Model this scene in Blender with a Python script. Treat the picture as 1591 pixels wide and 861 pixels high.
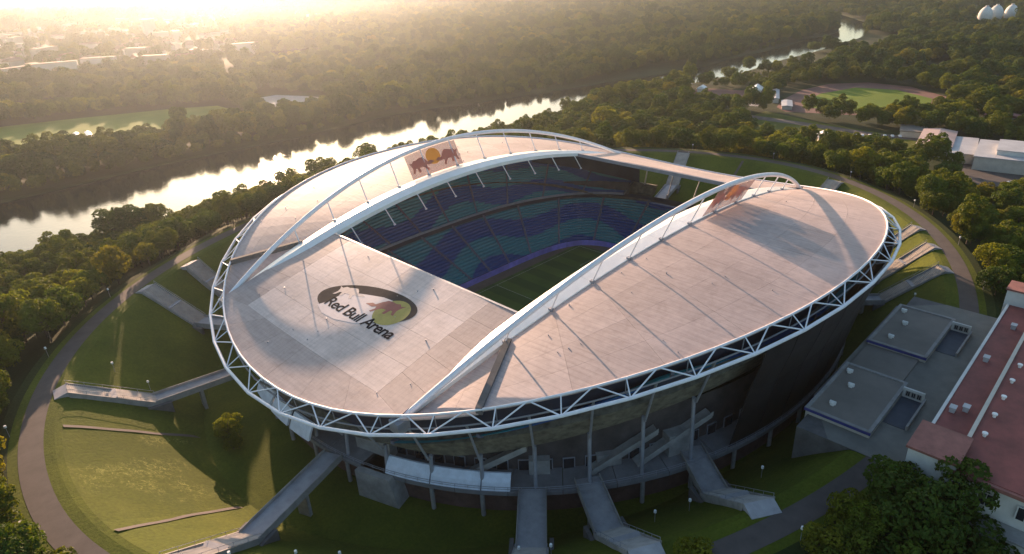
import bpy, bmesh, math, random
import numpy as np
from mathutils import Vector, Matrix

for o in list(bpy.data.objects):
    bpy.data.objects.remove(o)
SC = bpy.context.scene
COL = SC.collection
rad = math.radians
PI = math.pi

# ---------------------------------------------------------------- camera
cd = bpy.data.cameras.new('camera'); cam = bpy.data.objects.new('camera', cd); COL.objects.link(cam)
CAM = Vector((-161.16, -146.13, 117.54)); YAW, PITCH, ROLL = 0.78514, 0.43130, -0.04231
fwd = Vector((math.cos(YAW)*math.cos(PITCH), math.sin(YAW)*math.cos(PITCH), -math.sin(PITCH)))
rgt = Vector((math.sin(YAW), -math.cos(YAW), 0)); upv = rgt.cross(fwd)
r2 = rgt*math.cos(ROLL)+upv*math.sin(ROLL); u2 = -rgt*math.sin(ROLL)+upv*math.cos(ROLL)
mw = Matrix((r2, u2, -fwd)).transposed().to_4x4(); mw.translation = CAM
cam.matrix_world = mw
cd.sensor_fit = 'HORIZONTAL'; cd.sensor_width = 36; cd.lens = 1024.3*36/1591
cd.shift_x = -26.4/1591; cd.shift_y = -11.7/1591
cd.clip_start = 1; cd.clip_end = 40000
SC.camera = cam

# ---------------------------------------------------------------- light
SUN_AZ, SUN_EL = rad(66), rad(11.3)
w = bpy.data.worlds.new('World'); SC.world = w; w.use_nodes = True
nt = w.node_tree; bg = nt.nodes['Background']
sk = nt.nodes.new('ShaderNodeTexSky'); sk.sky_type = 'NISHITA'; sk.sun_disc = False
sk.sun_elevation = SUN_EL; sk.sun_rotation = PI/2-SUN_AZ
sk.air_density = 1.2; sk.dust_density = 2.0; sk.ozone_density = 2.0
nt.links.new(sk.outputs[0], bg.inputs[0]); bg.inputs[1].default_value = 0.115
sd = bpy.data.lights.new('sun', 'SUN'); sun = bpy.data.objects.new('sun', sd); COL.objects.link(sun)
sd.energy = 5.0; sd.angle = rad(0.6); sd.color = (1.0, 0.64, 0.42)
sdir = Vector((math.cos(SUN_AZ)*math.cos(SUN_EL), math.sin(SUN_AZ)*math.cos(SUN_EL), math.sin(SUN_EL)))
sun.rotation_euler = sdir.to_track_quat('Z', 'Y').to_euler(); sun.location = sdir*600
SC.view_settings.view_transform = 'Standard'; SC.view_settings.look = 'None'
SC.view_settings.gamma = 1; SC.view_settings.use_curve_mapping = False
SC.view_settings.exposure = 1.35

# ---------------------------------------------------------------- helpers
def link(o, parent=None):
    COL.objects.link(o)
    if parent is not None: o.parent = parent
    return o
def mesh(name, verts, faces, mat=None, parent=None, smooth=False):
    me = bpy.data.meshes.new(name)
    me.from_pydata([tuple(v) for v in verts], [], faces)
    if mat is not None: me.materials.append(mat)
    if smooth:
        me.polygons.foreach_set('use_smooth', [True]*len(me.polygons))
    me.update()
    return link(bpy.data.objects.new(name, me), parent)
def tag(o, label=None, cat=None, group=None, kind=None):
    if label: o['label'] = label
    if cat: o['category'] = cat
    if group: o['group'] = group
    if kind: o['kind'] = kind
    return o
def empty(name, loc=(0, 0, 0), parent=None):
    o = bpy.data.objects.new(name, None); o.location = loc; o.empty_display_size = .1
    return link(o, parent)
class MB:
    def __init__(s): s.v = []; s.f = []
    def add(s, vs, fs):
        n = len(s.v); s.v += [tuple(v) for v in vs]; s.f += [tuple(i+n for i in f) for f in fs]
    def box(s, x0, x1, y0, y1, z0, z1):
        s.add([(x0,y0,z0),(x1,y0,z0),(x1,y1,z0),(x0,y1,z0),(x0,y0,z1),(x1,y0,z1),(x1,y1,z1),(x0,y1,z1)],
              [(3,2,1,0),(4,5,6,7),(0,1,5,4),(1,2,6,5),(2,3,7,6),(3,0,4,7)])
    def obox(s, a, b, wd, z0a, z1a, z0b=None, z1b=None):
        """bar from plan point a to plan point b, width wd, bottom/top heights at each end"""
        if z0b is None: z0b, z1b = z0a, z1a
        a = Vector(a[:2]); b = Vector(b[:2]); d = (b-a).normalized(); n = Vector((-d.y, d.x))*wd/2
        s.add([(*(a-n), z0a), (*(b-n), z0b), (*(b+n), z0b), (*(a+n), z0a), (*(a-n), z1a), (*(b-n), z1b), (*(b+n), z1b), (*(a+n), z1a)],
              [(3,2,1,0),(4,5,6,7),(0,1,5,4),(1,2,6,5),(2,3,7,6),(3,0,4,7)])
    def tube(s, pts, r, n=8, closed=False, r1=None):
        pts = [Vector(p) for p in pts]; m = len(pts); vs = []; fs = []
        for i, p in enumerate(pts):
            if closed: t = pts[(i+1) % m]-pts[i-1]
            else: t = pts[min(i+1, m-1)]-pts[max(i-1, 0)]
            t.normalize(); ref = Vector((0, 0, 1)) if abs(t.z) < .95 else Vector((1, 0, 0))
            a = t.cross(ref).normalized(); b = a.cross(t)
            rr = r if r1 is None else r+(r1-r)*i/(m-1)
            for k in range(n):
                an = 2*PI*k/n; vs.append(p+(a*math.cos(an)+b*math.sin(an))*rr)
        for i in range(m if closed else m-1):
            j = (i+1) % m
            for k in range(n):
                k2 = (k+1) % n; fs.append((i*n+k, i*n+k2, j*n+k2, j*n+k))
        if not closed:
            fs.append(tuple(range(n))); fs.append(tuple(range((m-1)*n, m*n))[::-1])
        s.add(vs, fs)
    def build(s, name, mat, parent=None, smooth=False):
        return mesh(name, s.v, s.f, mat, parent, smooth)

# ---------------------------------------------------------------- materials
M = {}
def newmat(name):
    m = bpy.data.materials.new(name); m.use_nodes = True; t = m.node_tree
    return m, t, t.nodes['Principled BSDF']
def N(t, kind, **kw):
    n = t.nodes.new(kind)
    for k, v in kw.items(): setattr(n, k, v)
    return n
def mixc(t, fac, a, b, typ='MIX'):
    n = t.nodes.new('ShaderNodeMix'); n.data_type = 'RGBA'; n.blend_type = typ
    for s_, v in ((n.inputs[0], fac), (n.inputs[6], a), (n.inputs[7], b)):
        if hasattr(v, 'links') or isinstance(v, bpy.types.NodeSocket): t.links.new(v, s_)
        else: s_.default_value = v if not isinstance(v, tuple) or len(v) == 4 else (*v, 1)
    return n.outputs[2]
def noise(t, scale, detail=4, rough=.6, coord='Object', vec=None, dist=0):
    n = t.nodes.new('ShaderNodeTexNoise'); n.inputs['Scale'].default_value = scale
    n.inputs['Detail'].default_value = detail; n.inputs['Roughness'].default_value = rough
    n.inputs['Distortion'].default_value = dist
    if vec is None:
        c = t.nodes.new('ShaderNodeTexCoord'); vec = c.outputs[coord]
    t.links.new(vec, n.inputs['Vector']); return n.outputs[0]
def worldpos(t):
    return t.nodes.new('ShaderNodeNewGeometry').outputs['Position']
def ramp(t, fac, stops):
    n = t.nodes.new('ShaderNodeValToRGB'); cr = n.color_ramp
    while len(cr.elements) < len(stops): cr.elements.new(.5)
    for e, (p, c) in zip(cr.elements, stops):
        e.position = p; e.color = (*c, 1) if len(c) == 3 else c
    t.links.new(fac, n.inputs[0]); return n.outputs[0]
def simple(name, col, rough=.7, metal=0, var=.25, scale=.3, spec=.5, objvar=0.0, bump=0, bscale=2.):
    m, t, b = newmat(name)
    pos = worldpos(t)
    nz = noise(t, scale, 5, .65, vec=pos)
    lo = tuple(c*(1-var) for c in col); hi = tuple(min(1, c*(1+var)) for c in col)
    c = ramp(t, nz, [(.3, lo), (.7, hi)])
    if objvar:
        oi = N(t, 'ShaderNodeObjectInfo')
        c = mixc(t, 1.0, c, ramp(t, oi.outputs['Random'], [(0, (1-objvar,)*3), (1, (1, 1, 1))]), 'MULTIPLY')
    t.links.new(c, b.inputs['Base Color'])
    b.inputs['Roughness'].default_value = rough; b.inputs['Metallic'].default_value = metal
    b.inputs['Specular IOR Level'].default_value = spec
    if bump:
        bp = N(t, 'ShaderNodeBump'); bp.inputs['Strength'].default_value = bump; bp.inputs['Distance'].default_value = .3
        t.links.new(noise(t, bscale, 4, .6, vec=pos), bp.inputs['Height']); t.links.new(bp.outputs[0], b.inputs['Normal'])
    M[name] = m; return m
simple('white_steel', (.74, .74, .77), .38, 0, .10, .5)
simple('fascia_white', (.82, .80, .76), .30, 0, .07, .25)
simple('grey_steel', (.30, .30, .33), .5, .2, .15, .4)
simple('concrete', (.30, .285, .27), .85, 0, .25, .35, objvar=.12)
simple('concrete_dark', (.12, .113, .11), .9, 0, .3, .3, objvar=.1)
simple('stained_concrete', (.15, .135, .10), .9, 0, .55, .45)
simple('deck_grey', (.19, .185, .19), .8, 0, .18, .35, objvar=.1)
simple('ramp_grey', (.33, .32, .33), .8, 0, .18, .35, objvar=.1)
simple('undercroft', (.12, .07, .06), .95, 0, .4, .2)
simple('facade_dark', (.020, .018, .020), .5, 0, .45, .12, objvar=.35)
simple('screen_white', (.66, .69, .76), .35, 0, .12, .6)
simple('asphalt_path', (.078, .064, .058), .9, 0, .18, .25)
simple('paving', (.40, .36, .32), .85, 0, .2, .4)
simple('forecourt', (.18, .172, .15), .85, 0, .2, .15)
simple('flat_roof', (.205, .178, .152), .9, 0, .15, .12)
simple('red_roof', (.21, .056, .046), .75, 0, .3, .18)
simple('red_roof_old', (.25, .10, .08), .8, 0, .3, .25)
simple('render_cream', (.52, .48, .41), .85, 0, .12, .3)
simple('render_white', (.62, .60, .56), .8, 0, .12, .3)
simple('glass_dark', (.02, .022, .028), .12, 0, .2, .5, .6)
simple('court_dark', (.045, .055, .075), .7, 0, .25, .25)
simple('blue_trim', (.05, .055, .22), .5, 0, .2, .5)
simple('purple_board', (.27, .24, .70), .45, 0, .22, .35, objvar=.25)
simple('brown_dirt', (.13, .10, .075), .95, 0, .25, .12)
simple('track_red', (.15, .065, .05), .9, 0, .22, .06)
simple('vent_white', (.78, .77, .74), .5, 0, .1, .8)
simple('bark', (.075, .055, .04), .95, 0, .4, .9)
simple('sheet_grey', (.42, .41, .41), .55, 0, .15, .1)
simple('sheet_pink', (.40, .30, .27), .7, 0, .15, .1)
simple('town_wall', (.62, .54, .46), .85, 0, .1, .05, objvar=.55)
simple('town_roof', (.30, .17, .12), .85, 0, .2, .05, objvar=.5)
simple('car_white', (.75, .75, .75), .25, 0, .05, 1)
simple('tyre', (.02, .02, .02), .9, 0, .2, 1)
simple('aisle', (.11, .125, .17), .8, 0, .2, .5)
simple('yellow_paint', (.62, .42, .04), .6, 0, .15, .5)

def roof_material(name, col, axis=0):
    m, t, b = newmat(name)
    pos = worldpos(t); oi = N(t, 'ShaderNodeObjectInfo')
    n1 = noise(t, .045, 5, .6, vec=pos); n2 = noise(t, .55, 4, .7, vec=pos)
    mp = N(t, 'ShaderNodeMapping'); mp.inputs['Scale'].default_value = (1.4, .09, .5); t.links.new(pos, mp.inputs['Vector'])
    n3 = noise(t, 1.0, 3, .6, vec=mp.outputs[0])            # streaks along the sheets
    c = ramp(t, n1, [(.3, tuple(x*.84 for x in col)), (.72, tuple(min(1, x*1.12) for x in col))])
    c = mixc(t, 1.0, c, ramp(t, n2, [(.25, (.86,)*3), (.6, (1,)*3)]), 'MULTIPLY')
    c = mixc(t, 1.0, c, ramp(t, n3, [(.3, (.86, .85, .85)), (.6, (1, 1, 1))]), 'MULTIPLY')
    c = mixc(t, 1.0, c, ramp(t, oi.outputs['Random'], [(0, (.86, .855, .85)), (1, (1, 1, 1))]), 'MULTIPLY')
    sp = N(t, 'ShaderNodeSeparateXYZ'); t.links.new(pos, sp.inputs[0])      # standing seams every 1.5 m
    fr = N(t, 'ShaderNodeMath', operation='FRACT'); md_ = N(t, 'ShaderNodeMath', operation='MULTIPLY'); md_.inputs[1].default_value = 1/1.5
    t.links.new(sp.outputs[axis], md_.inputs[0]); t.links.new(md_.outputs[0], fr.inputs[0])
    c = mixc(t, 1.0, c, ramp(t, fr.outputs[0], [(0, (.84, .835, .835)), (.12, (1, 1, 1)), (.9, (1, 1, 1)), (1, (.93, .93, .93))]), 'MULTIPLY')
    n5 = noise(t, .16, 6, .75, vec=pos, dist=.8)                             # dirt patches
    c = mixc(t, 1.0, c, ramp(t, n5, [(.30, (.86, .85, .84)), (.48, (1, 1, 1))]), 'MULTIPLY')
    t.links.new(c, b.inputs['Base Color']); b.inputs['Roughness'].default_value = .65
    b.inputs['Specular IOR Level'].default_value = .2
    bp = N(t, 'ShaderNodeBump'); bp.inputs['Strength'].default_value = .25; bp.inputs['Distance'].default_value = .15
    t.links.new(n2, bp.inputs['Height']); t.links.new(bp.outputs[0], b.inputs['Normal'])
    M[name] = m
roof_material('roof_sheet', (.53, .43, .40))
roof_material('roof_sheet_light', (.76, .63, .58), 1)
roof_material('roof_sheet_end', (.53, .43, .40), 1)

# seats: navy and teal bands in waves, laid out along the bowl (UV in metres)
m, t, b = newmat('seats'); M['seats'] = m
uv = N(t, 'ShaderNodeUVMap'); sep = N(t, 'ShaderNodeSeparateXYZ'); t.links.new(uv.outputs[0], sep.inputs[0])
def mth(op, a, b_=None):
    n = t.nodes.new('ShaderNodeMath'); n.operation = op
    for i, v in enumerate((a, b_)):
        if v is None: continue
        if isinstance(v, (int, float)): n.inputs[i].default_value = v
        else: t.links.new(v, n.inputs[i])
    return n.outputs[0]
wv = mth('MULTIPLY', mth('SINE', mth('MULTIPLY', sep.outputs[0], .13)), 1.9)
wv2 = mth('MULTIPLY', mth('SINE', mth('ADD', mth('MULTIPLY', sep.outputs[0], .047), 1.3)), 1.6)
ph = mth('ADD', mth('ADD', sep.outputs[1], wv), wv2)
st = mth('SINE', mth('MULTIPLY', ph, .62))
c = ramp(t, mth('ADD', mth('MULTIPLY', st, .5), .5), [(.40, (.002, .070, .25)), (.47, (.002, .070, .25)), (.53, (.018, .215, .265)), (.95, (.022, .24, .28))])
rowg = mth('ADD', mth('MULTIPLY', mth('SINE', mth('MULTIPLY', sep.outputs[0], 11.4)), .05), .95)
cm = N(t, 'ShaderNodeCombineXYZ')
for i in range(3): t.links.new(rowg, cm.inputs[i])
c = mixc(t, 1.0, c, cm.outputs[0], 'MULTIPLY')
t.links.new(c, b.inputs['Base Color']); b.inputs['Roughness'].default_value = .55

# grass
def grass_material(name, c0, c1, flowers=False, sc=.05):
    m, t, b = newmat(name); pos = worldpos(t)
    n1 = noise(t, sc, 6, .62, vec=pos); n2 = noise(t, 1.3, 4, .7, vec=pos)
    c = ramp(t, n1, [(.32, c0), (.68, c1)])
    c = mixc(t, 1.0, c, ramp(t, n2, [(.25, (.62,)*3), (.65, (1,)*3)]), 'MULTIPLY')
    if flowers:
        n3 = noise(t, .055, 4, .55, vec=pos, dist=.6); n4 = noise(t, .75, 6, .8, vec=pos, dist=1.2)
        mk = mth_(t, 'MULTIPLY', ramp(t, n3, [(.52, (0,)*3), (.64, (1,)*3)]), ramp(t, n4, [(.50, (0,)*3), (.66, (1,)*3)]))
        c = mixc(t, mk, c, (.27, .27, .075))
    t.links.new(c, b.inputs['Base Color']); b.inputs['Roughness'].default_value = .95
    b.inputs['Specular IOR Level'].default_value = .15
    bp = N(t, 'ShaderNodeBump'); bp.inputs['Strength'].default_value = .5; bp.inputs['Distance'].default_value = .35
    t.links.new(n2, bp.inputs['Height']); t.links.new(bp.outputs[0], b.inputs['Normal'])
    M[name] = m
def mth_(t, op, a, b_):
    n = t.nodes.new('ShaderNodeMath'); n.operation = op
    for i, v in enumerate((a, b_)):
        if isinstance(v, (int, float)): n.inputs[i].default_value = v
        else: t.links.new(v, n.inputs[i])
    return n.outputs[0]
grass_material('lawn', (.062, .084, .008), (.116, .134, .013))
grass_material('meadow', (.055, .078, .006), (.092, .108, .009), True)
grass_material('field', (.10, .17, .012), (.17, .23, .02), sc=.02)
grass_material('woodland_floor', (.020, .032, .009), (.040, .054, .012), sc=.02)

# pitch with mown stripes
m, t, b = newmat('pitch_turf'); M['pitch_turf'] = m
pos = worldpos(t); sx = N(t, 'ShaderNodeSeparateXYZ'); t.links.new(pos, sx.inputs[0])
sn = mth_(t, 'SINE', mth_(t, 'MULTIPLY', sx.outputs[0], 2*PI/11), 0)
c = ramp(t, mth_(t, 'ADD', mth_(t, 'MULTIPLY', sn, 4), .5), [(.0, (.065, .110, .016)), (1, (.090, .145, .020))])
c = mixc(t, 1.0, c, ramp(t, noise(t, .08, 5, .6, vec=pos), [(.3, (.75, .72, .7)), (.7, (1, 1, 1))]), 'MULTIPLY')
t.links.new(c, b.inputs['Base Color']); b.inputs['Roughness'].default_value = .95

# water
m, t, b = newmat('water'); M['water'] = m
b.inputs['Base Color'].default_value = (.015, .018, .014, 1); b.inputs['Roughness'].default_value = .07
b.inputs['IOR'].default_value = 1.33; b.inputs['Specular IOR Level'].default_value = .5
pos = worldpos(t); bp = N(t, 'ShaderNodeBump'); bp.inputs['Strength'].default_value = .12; bp.inputs['Distance'].default_value = .3
t.links.new(noise(t, .35, 5, .6, vec=pos), bp.inputs['Height']); t.links.new(bp.outputs[0], b.inputs['Normal'])

# leaves
def leaf_material(name, cols, trans=.30):
    m, t, b = newmat(name); out = t.nodes['Material Output']
    oi = N(t, 'ShaderNodeObjectInfo'); pos = worldpos(t)
    c = ramp(t, oi.outputs['Random'], [(i/(len(cols)-1), x) for i, x in enumerate(cols)])
    c = mixc(t, 1.0, c, ramp(t, noise(t, .45, 3, .6, vec=pos), [(.3, (.62, .66, .6)), (.7, (1.2, 1.15, 1.1))]), 'MULTIPLY')
    t.links.new(c, b.inputs['Base Color']); b.inputs['Roughness'].default_value = .75; b.inputs['Specular IOR Level'].default_value = .2
    tr = N(t, 'ShaderNodeBsdfTranslucent')
    t.links.new(mixc(t, 1.0, c, (1.5, 1.35, .55, 1), 'MULTIPLY'), tr.inputs[0])
    mx = N(t, 'ShaderNodeMixShader'); mx.inputs[0].default_value = trans
    t.links.new(b.outputs[0], mx.inputs[1]); t.links.new(tr.outputs[0], mx.inputs[2]); t.links.new(mx.outputs[0], out.inputs[0])
    M[name] = m
leaf_material('leaf_dark', [(.036, .074, .009), (.056, .092, .011), (.046, .082, .011)])
leaf_material('leaf_mid', [(.066, .112, .010), (.104, .132, .012), (.088, .112, .010)])
leaf_material('leaf_light', [(.10, .145, .014), (.16, .175, .016), (.13, .13, .016)], .45)
# ---------------------------------------------------------------- plan curves (metres, pitch centre = origin, +X along the pitch, +Y to the river)
RA, RB_, RN = 114.63, 103.92, 2.08
def ring(th, k=1.0, dz=0.0):
    c, s = math.cos(th), math.sin(th)
    x = RA*math.copysign(abs(c)**(2/RN), c); y = RB_*math.copysign(abs(s)**(2/RN), s)
    return Vector((x*k, y*k, 35.283-9.591*math.cos(2*th)-.985*math.cos(4*th)+dz))
def ell(th, ap, an, bp_, bn):
    """radius of a four-arc oval in direction th"""
    c, s = math.cos(th), math.sin(th); a = ap if c > 0 else an; b = bp_ if s > 0 else bn
    return 1/math.sqrt((c/a)**2+(s/b)**2)
def crest_r(th): return ell(th, 166, 159, 140, 123.5)      # centre line of the ring path
def foot_r(th): return ell(th, 125, 124, 108, 93)          # foot of the inner slope
CZ = 20.0
def slope_pt(th, r):
    """height of the embankment at polar (th, r)"""
    rc, rf = crest_r(th), foot_r(th)
    if r <= rf: return 0.0
    if r < rc-6: return CZ*(r-rf)/(rc-6-rf)
    if r < rc+7: return CZ
    return max(-.6, CZ*(1-(r-rc-7)/46))
def emb_z(x, y): return slope_pt(math.atan2(y, x), math.hypot(x, y))

# ---------------------------------------------------------------- ground, river
def shore_near(x): return 231+5*math.sin(x*.009+.6)+2.5*math.sin(x*.031)+(0 if x < 430 else -12*math.sin(min(1,(x-430)/300)*PI/2))
def shore_far(x): return 360+6*math.sin(x*.007)+3*math.sin(x*.027+2)-(0 if x < 180 else min(72,(x-180)*.22))-(0 if x < 880 else min(26,(x-880)*.2))
def bend(x): return 0 if x < 820 else ((x-820)/600)**2*240       # the river turns away in the distance
xs = sorted(set([-4000, -2600, -1700, -1100, -800, -600]+list(range(-500, 1000, 20))+list(range(1000, 1700, 40))+[1800, 2200, 3000, 4200, 6000, 9000]))
offs = [-6000, -4000, -2600, -1800, -1200, -800, -500, -300, -200, -100, -40, -12, -5, -1.5, 2]
V, F, nx = [], [], len(xs)
rows = []
for x in xs:
    n, f_ = shore_near(x)+bend(x), shore_far(x)+bend(x)
    col = [(n+o, 0.0) for o in offs[:-2]]+[(n-1.5, -.4), (n+3, -3.2), ((n+f_)/2, -3.6), (f_-3, -3.2), (f_+1.5, -.4)]+[(f_+o, 0.0) for o in (5, 12, 40, 100, 200, 300, 500, 800, 1200, 1800, 2600, 4000, 6000, 10000)]
    rows.append(col)
ny = len(rows[0])
for x, col in zip(xs, rows):
    V += [(x, y, z) for y, z in col]
for i in range(nx-1):
    for j in range(ny-1):
        F.append((i*ny+j, (i+1)*ny+j, (i+1)*ny+j+1, i*ny+j+1))
g = mesh('ground', V, F, M['woodland_floor']); tag(g, kind='structure')
V, F = [], []
for x in xs:
    V += [(x, shore_near(x)+bend(x)-2.2, -1.3), (x, shore_far(x)+bend(x)+2.2, -1.3)]
for i in range(nx-1): F.append((2*i, 2*i+2, 2*i+3, 2*i+1))
tag(mesh('river', V, F, M['water']), kind='structure')

# ---------------------------------------------------------------- the grassed bowl of the old embankment
NT = 288
def polar_sheet(name, mat, stations, t0=0, t1=2*PI, n=NT, closed=True, smooth=True):
    V, F = [], []; m = len(stations)
    for i in range(n if closed else n+1):
        th = t0+(t1-t0)*i/n
        for s_ in stations:
            r, z = s_(th); V.append((r*math.cos(th), r*math.sin(th), z))
    for i in range(n):
        j = (i+1) % n if closed else i+1
        for k in range(m-1): F.append((i*m+k, i*m+k+1, j*m+k+1, j*m+k))
    return tag(mesh(name, V, F, mat, smooth=False), kind='structure')
rng = random.Random(5)
def undul(th, k): return .08*math.sin(th*9+k)+.06*math.sin(th*23+2*k)
inner = [lambda th: (84+0*th, .02), lambda th: (foot_r(th)-3, .02), lambda th: (foot_r(th), .25)]
for k in range(1, 9):
    inner.append(lambda th, k=k: (foot_r(th)+(crest_r(th)-6-foot_r(th))*k/9, CZ*k/9+undul(th, k)))
inner.append(lambda th: (crest_r(th)-6, CZ-.25)); inner.append(lambda th: (crest_r(th)-4.6, CZ))
inner.append(lambda th: (crest_r(th)+4.6, CZ))
lw = polar_sheet('lawn_slope', M['lawn'], inner); lw.data.materials.append(M['meadow'])
for pl in lw.data.polygons:                                  # the drier meadow panel of the slope
    c_ = pl.center; an = math.degrees(math.atan2(c_.y, c_.x)) % 360; q = (math.hypot(c_.x, c_.y)-foot_r(rad(an)))/(crest_r(rad(an))-6-foot_r(rad(an)))
    if 168.4 < an < 185.4 and .1 < q < .97: pl.material_index = 1
outer = [lambda th: (crest_r(th)+4.6, CZ), lambda th: (crest_r(th)+7, CZ-.1)]
for k in range(1, 8):
    outer.append(lambda th, k=k: (crest_r(th)+7+46*k/7, CZ*(1-k/7)-.3*(k == 7)*2+.8*math.sin(th*13+k)*(k < 7)))
polar_sheet('embankment', M['woodland_floor'], outer)
# ring path on the crest
polar_sheet('ring_path', M['asphalt_path'], [lambda th: (crest_r(th)-2.4, CZ+.06), lambda th: (crest_r(th)+2.6, CZ+.06)])
# small footpaths running down the slope
def slope_path(t0, q0, t1, q1, wd=1.3):
    V, F = [], []; n = 24
    for i in range(n+1):
        a = i/n; th = t0+(t1-t0)*a; q = q0+(q1-q0)*a
        def P(th, q):
            rf, rc = foot_r(th), crest_r(th)-6; r = rf+(rc-rf)*q
            return Vector((r*math.cos(th), r*math.sin(th), CZ*q+undul(th, q*9)*(0 < q < 1)+.10))
        p = P(th, q); d = (P(th+(t1-t0)*.01, q+(q1-q0)*.01)-p); d.z = 0; d.normalize(); nn = Vector((-d.y, d.x, 0))*wd/2
        V += [p-nn, p+nn]
    for i in range(n): F.append((2*i, 2*i+1, 2*i+3, 2*i+2))
    return tag(mesh('footpath', V, F, M['asphalt_path']), kind='structure')
slope_path(rad(168.9), .99, rad(167.6), .02)
slope_path(rad(186.8), .99, rad(184), .04)
slope_path(rad(4), .99, rad(4), .1)

# fields, roads and courts beyond the embankment
def sheet(name, pts, mat, z):
    return tag(mesh(name, [(x, y, z) for x, y in pts], [tuple(range(len(pts)))], mat), kind='structure')
sheet('far_meadow', [(-170, 440), (-60, 432), (8, 430), (70, 440), (105, 500), (105, 560), (70, 585), (-15, 622), (-70, 640), (-160, 640)], M['field'], .05)
sheet('far_clearing', [(116, 448), (165, 446), (200, 470), (190, 520), (172, 566), (140, 566), (124, 530)], M['paving'], .05)
sheet('running_track', [(378, 86), (390, 50), (400, 14), (418, -8), (455, -14), (505, -4), (545, 40), (550, 80), (525, 108), (480, 116), (425, 110), (392, 100)], M['track_red'], .05)
sheet('sports_field', [(402, 80), (410, 50), (420, 16), (448, -2), (494, 8), (522, 45), (516, 80), (470, 94), (422, 92)], M['field'], .1)
sheet('park_lawn', [(215, 75), (330, 100), (372, 100), (352, 40), (340, -30), (300, -30), (240, -10)], M['lawn'], .05)
sheet('service_road', [(340, 118), (352, 118), (349, 60), (343, 0), (352, -60), (340, -60), (333, 0), (338, 60)], M['asphalt_path'], .1)
sheet('red_court', [(398, 190), (440, 205), (452, 150), (412, 132)], M['track_red'], .05)
sheet('yard', [(372, 170), (396, 182), (410, 128), (388, 110)], M['paving'], .06)
sheet('car_park', [(225, -70), (300, -60), (300, -115), (235, -125)], M['asphalt_path'], .05)
sheet('far_green', [(1330, 190), (1420, 250), (1560, 190), (1420, 110)], M['field'], .05)
# ---------------------------------------------------------------- the stadium
ST = empty('stadium', (0, 0, 0))
tag(ST, 'large oval stadium with pale roof, two white arches and a white lattice ring', 'stadium')
# ---- roof curves
def pq(x): return 1-(x/100.0)**2
def tube_c(x, s): return Vector((x, s*(44+13*pq(x)), 30+27*pq(x)))
def foot_c(x, s): return Vector((x, s*(44.3+8*pq(x)), 29.8+17*pq(x)))
def edge_c(x, s):
    t2 = (x/100.0)**2; return Vector((x, s*(44-4*t2*(1-t2**3)), 29.6+16.6*pq(x)))
TH_A = rad(25.3); TH_R = rad(35.5); XR = 71.0; XO = 62.4
KI = .9645                                                  # roof edge / inner chord of the ring
def rim(th): return ring(th, KI, 2.0)
def th_side(a, s):                                         # a measured from +X, s = side
    return a if s > 0 else -a
class Patch:
    """Coons patch from four boundary curves c0(u) at v=0, c1(u) at v=1, d0(v) at u=0, d1(v) at u=1"""
    def __init__(s, c0, c1, d0, d1, bulge=0.0): s.c0, s.c1, s.d0, s.d1, s.b = c0, c1, d0, d1, bulge
    def __call__(s, u, v):
        p = s.c0(u)*(1-v)+s.c1(u)*v+s.d0(v)*(1-u)+s.d1(v)*u
        p -= s.c0(0)*(1-u)*(1-v)+s.c0(1)*u*(1-v)+s.c1(0)*(1-u)*v+s.c1(1)*u*v
        p.z += s.b*16*u*(1-u)*v*(1-v)
        return p
def lerp(a, b, t): return a+(b-a)*t
def panel(patch, u0, u1, v0, v1, mat, parent, n=3, gap=.022, th=.35, rise=0.0):
    """one roof sheet with thickness, a hair smaller than its cell"""
    du = (patch(u1, (v0+v1)/2)-patch(u0, (v0+v1)/2)).length; dv = (patch((u0+u1)/2, v1)-patch((u0+u1)/2, v0)).length
    gu = min(.2, gap/max(du, .1))*(u1-u0); gv = min(.2, gap/max(dv, .1))*(v1-v0)
    u0, u1, v0, v1 = u0+gu, u1-gu, v0+gv, v1-gv
    T = [patch(lerp(u0, u1, i/n), lerp(v0, v1, j/n))+Vector((0, 0, rise)) for i in range(n+1) for j in range(n+1)]
    B = [p-Vector((0, 0, th)) for p in T]; m = n+1; k = m*m; F = []
    a, b, c_ = T[0], T[m], T[1]; flip = (b-a).cross(c_-a).z < 0
    for i in range(n):
        for j in range(n):
            q = i*m+j; f = (q, q+m, q+m+1, q+1)
            F.append(f[::-1] if flip else f); g_ = tuple(x+k for x in f); F.append(g_ if flip else g_[::-1])
    bd = [j for j in range(n)]+[i*m+n for i in range(n)]+[n*m+j for j in range(n, 0, -1)]+[i*m for i in range(n, 0, -1)]
    for x, y in zip(bd, bd[1:]+bd[:1]):
        f = (x, y, y+k, x+k); F.append(f if flip else f[::-1])
    return mesh('roof_panel', T+B, F, mat, parent, smooth=False)
def on_roof(x, y, P=None, dz=.12):
    P = P or SROOF[-1]
    u, v = (41-y)/82, (-XO-x)/48
    for _ in range(12):
        p = P(u, v); e = 1e-3; pu = (P(u+e, v)-p)/e; pv = (P(u, v+e)-p)/e
        dx, dy = x-p.x, y-p.y; det = pu.x*pv.y-pu.y*pv.x
        u += (dx*pv.y-dy*pv.x)/det; v += (pu.x*dy-pu.y*dx)/det
    return Vector((x, y, P(u, v).z+dz))
rngp = random.Random(11)
SROOF = {}
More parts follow.
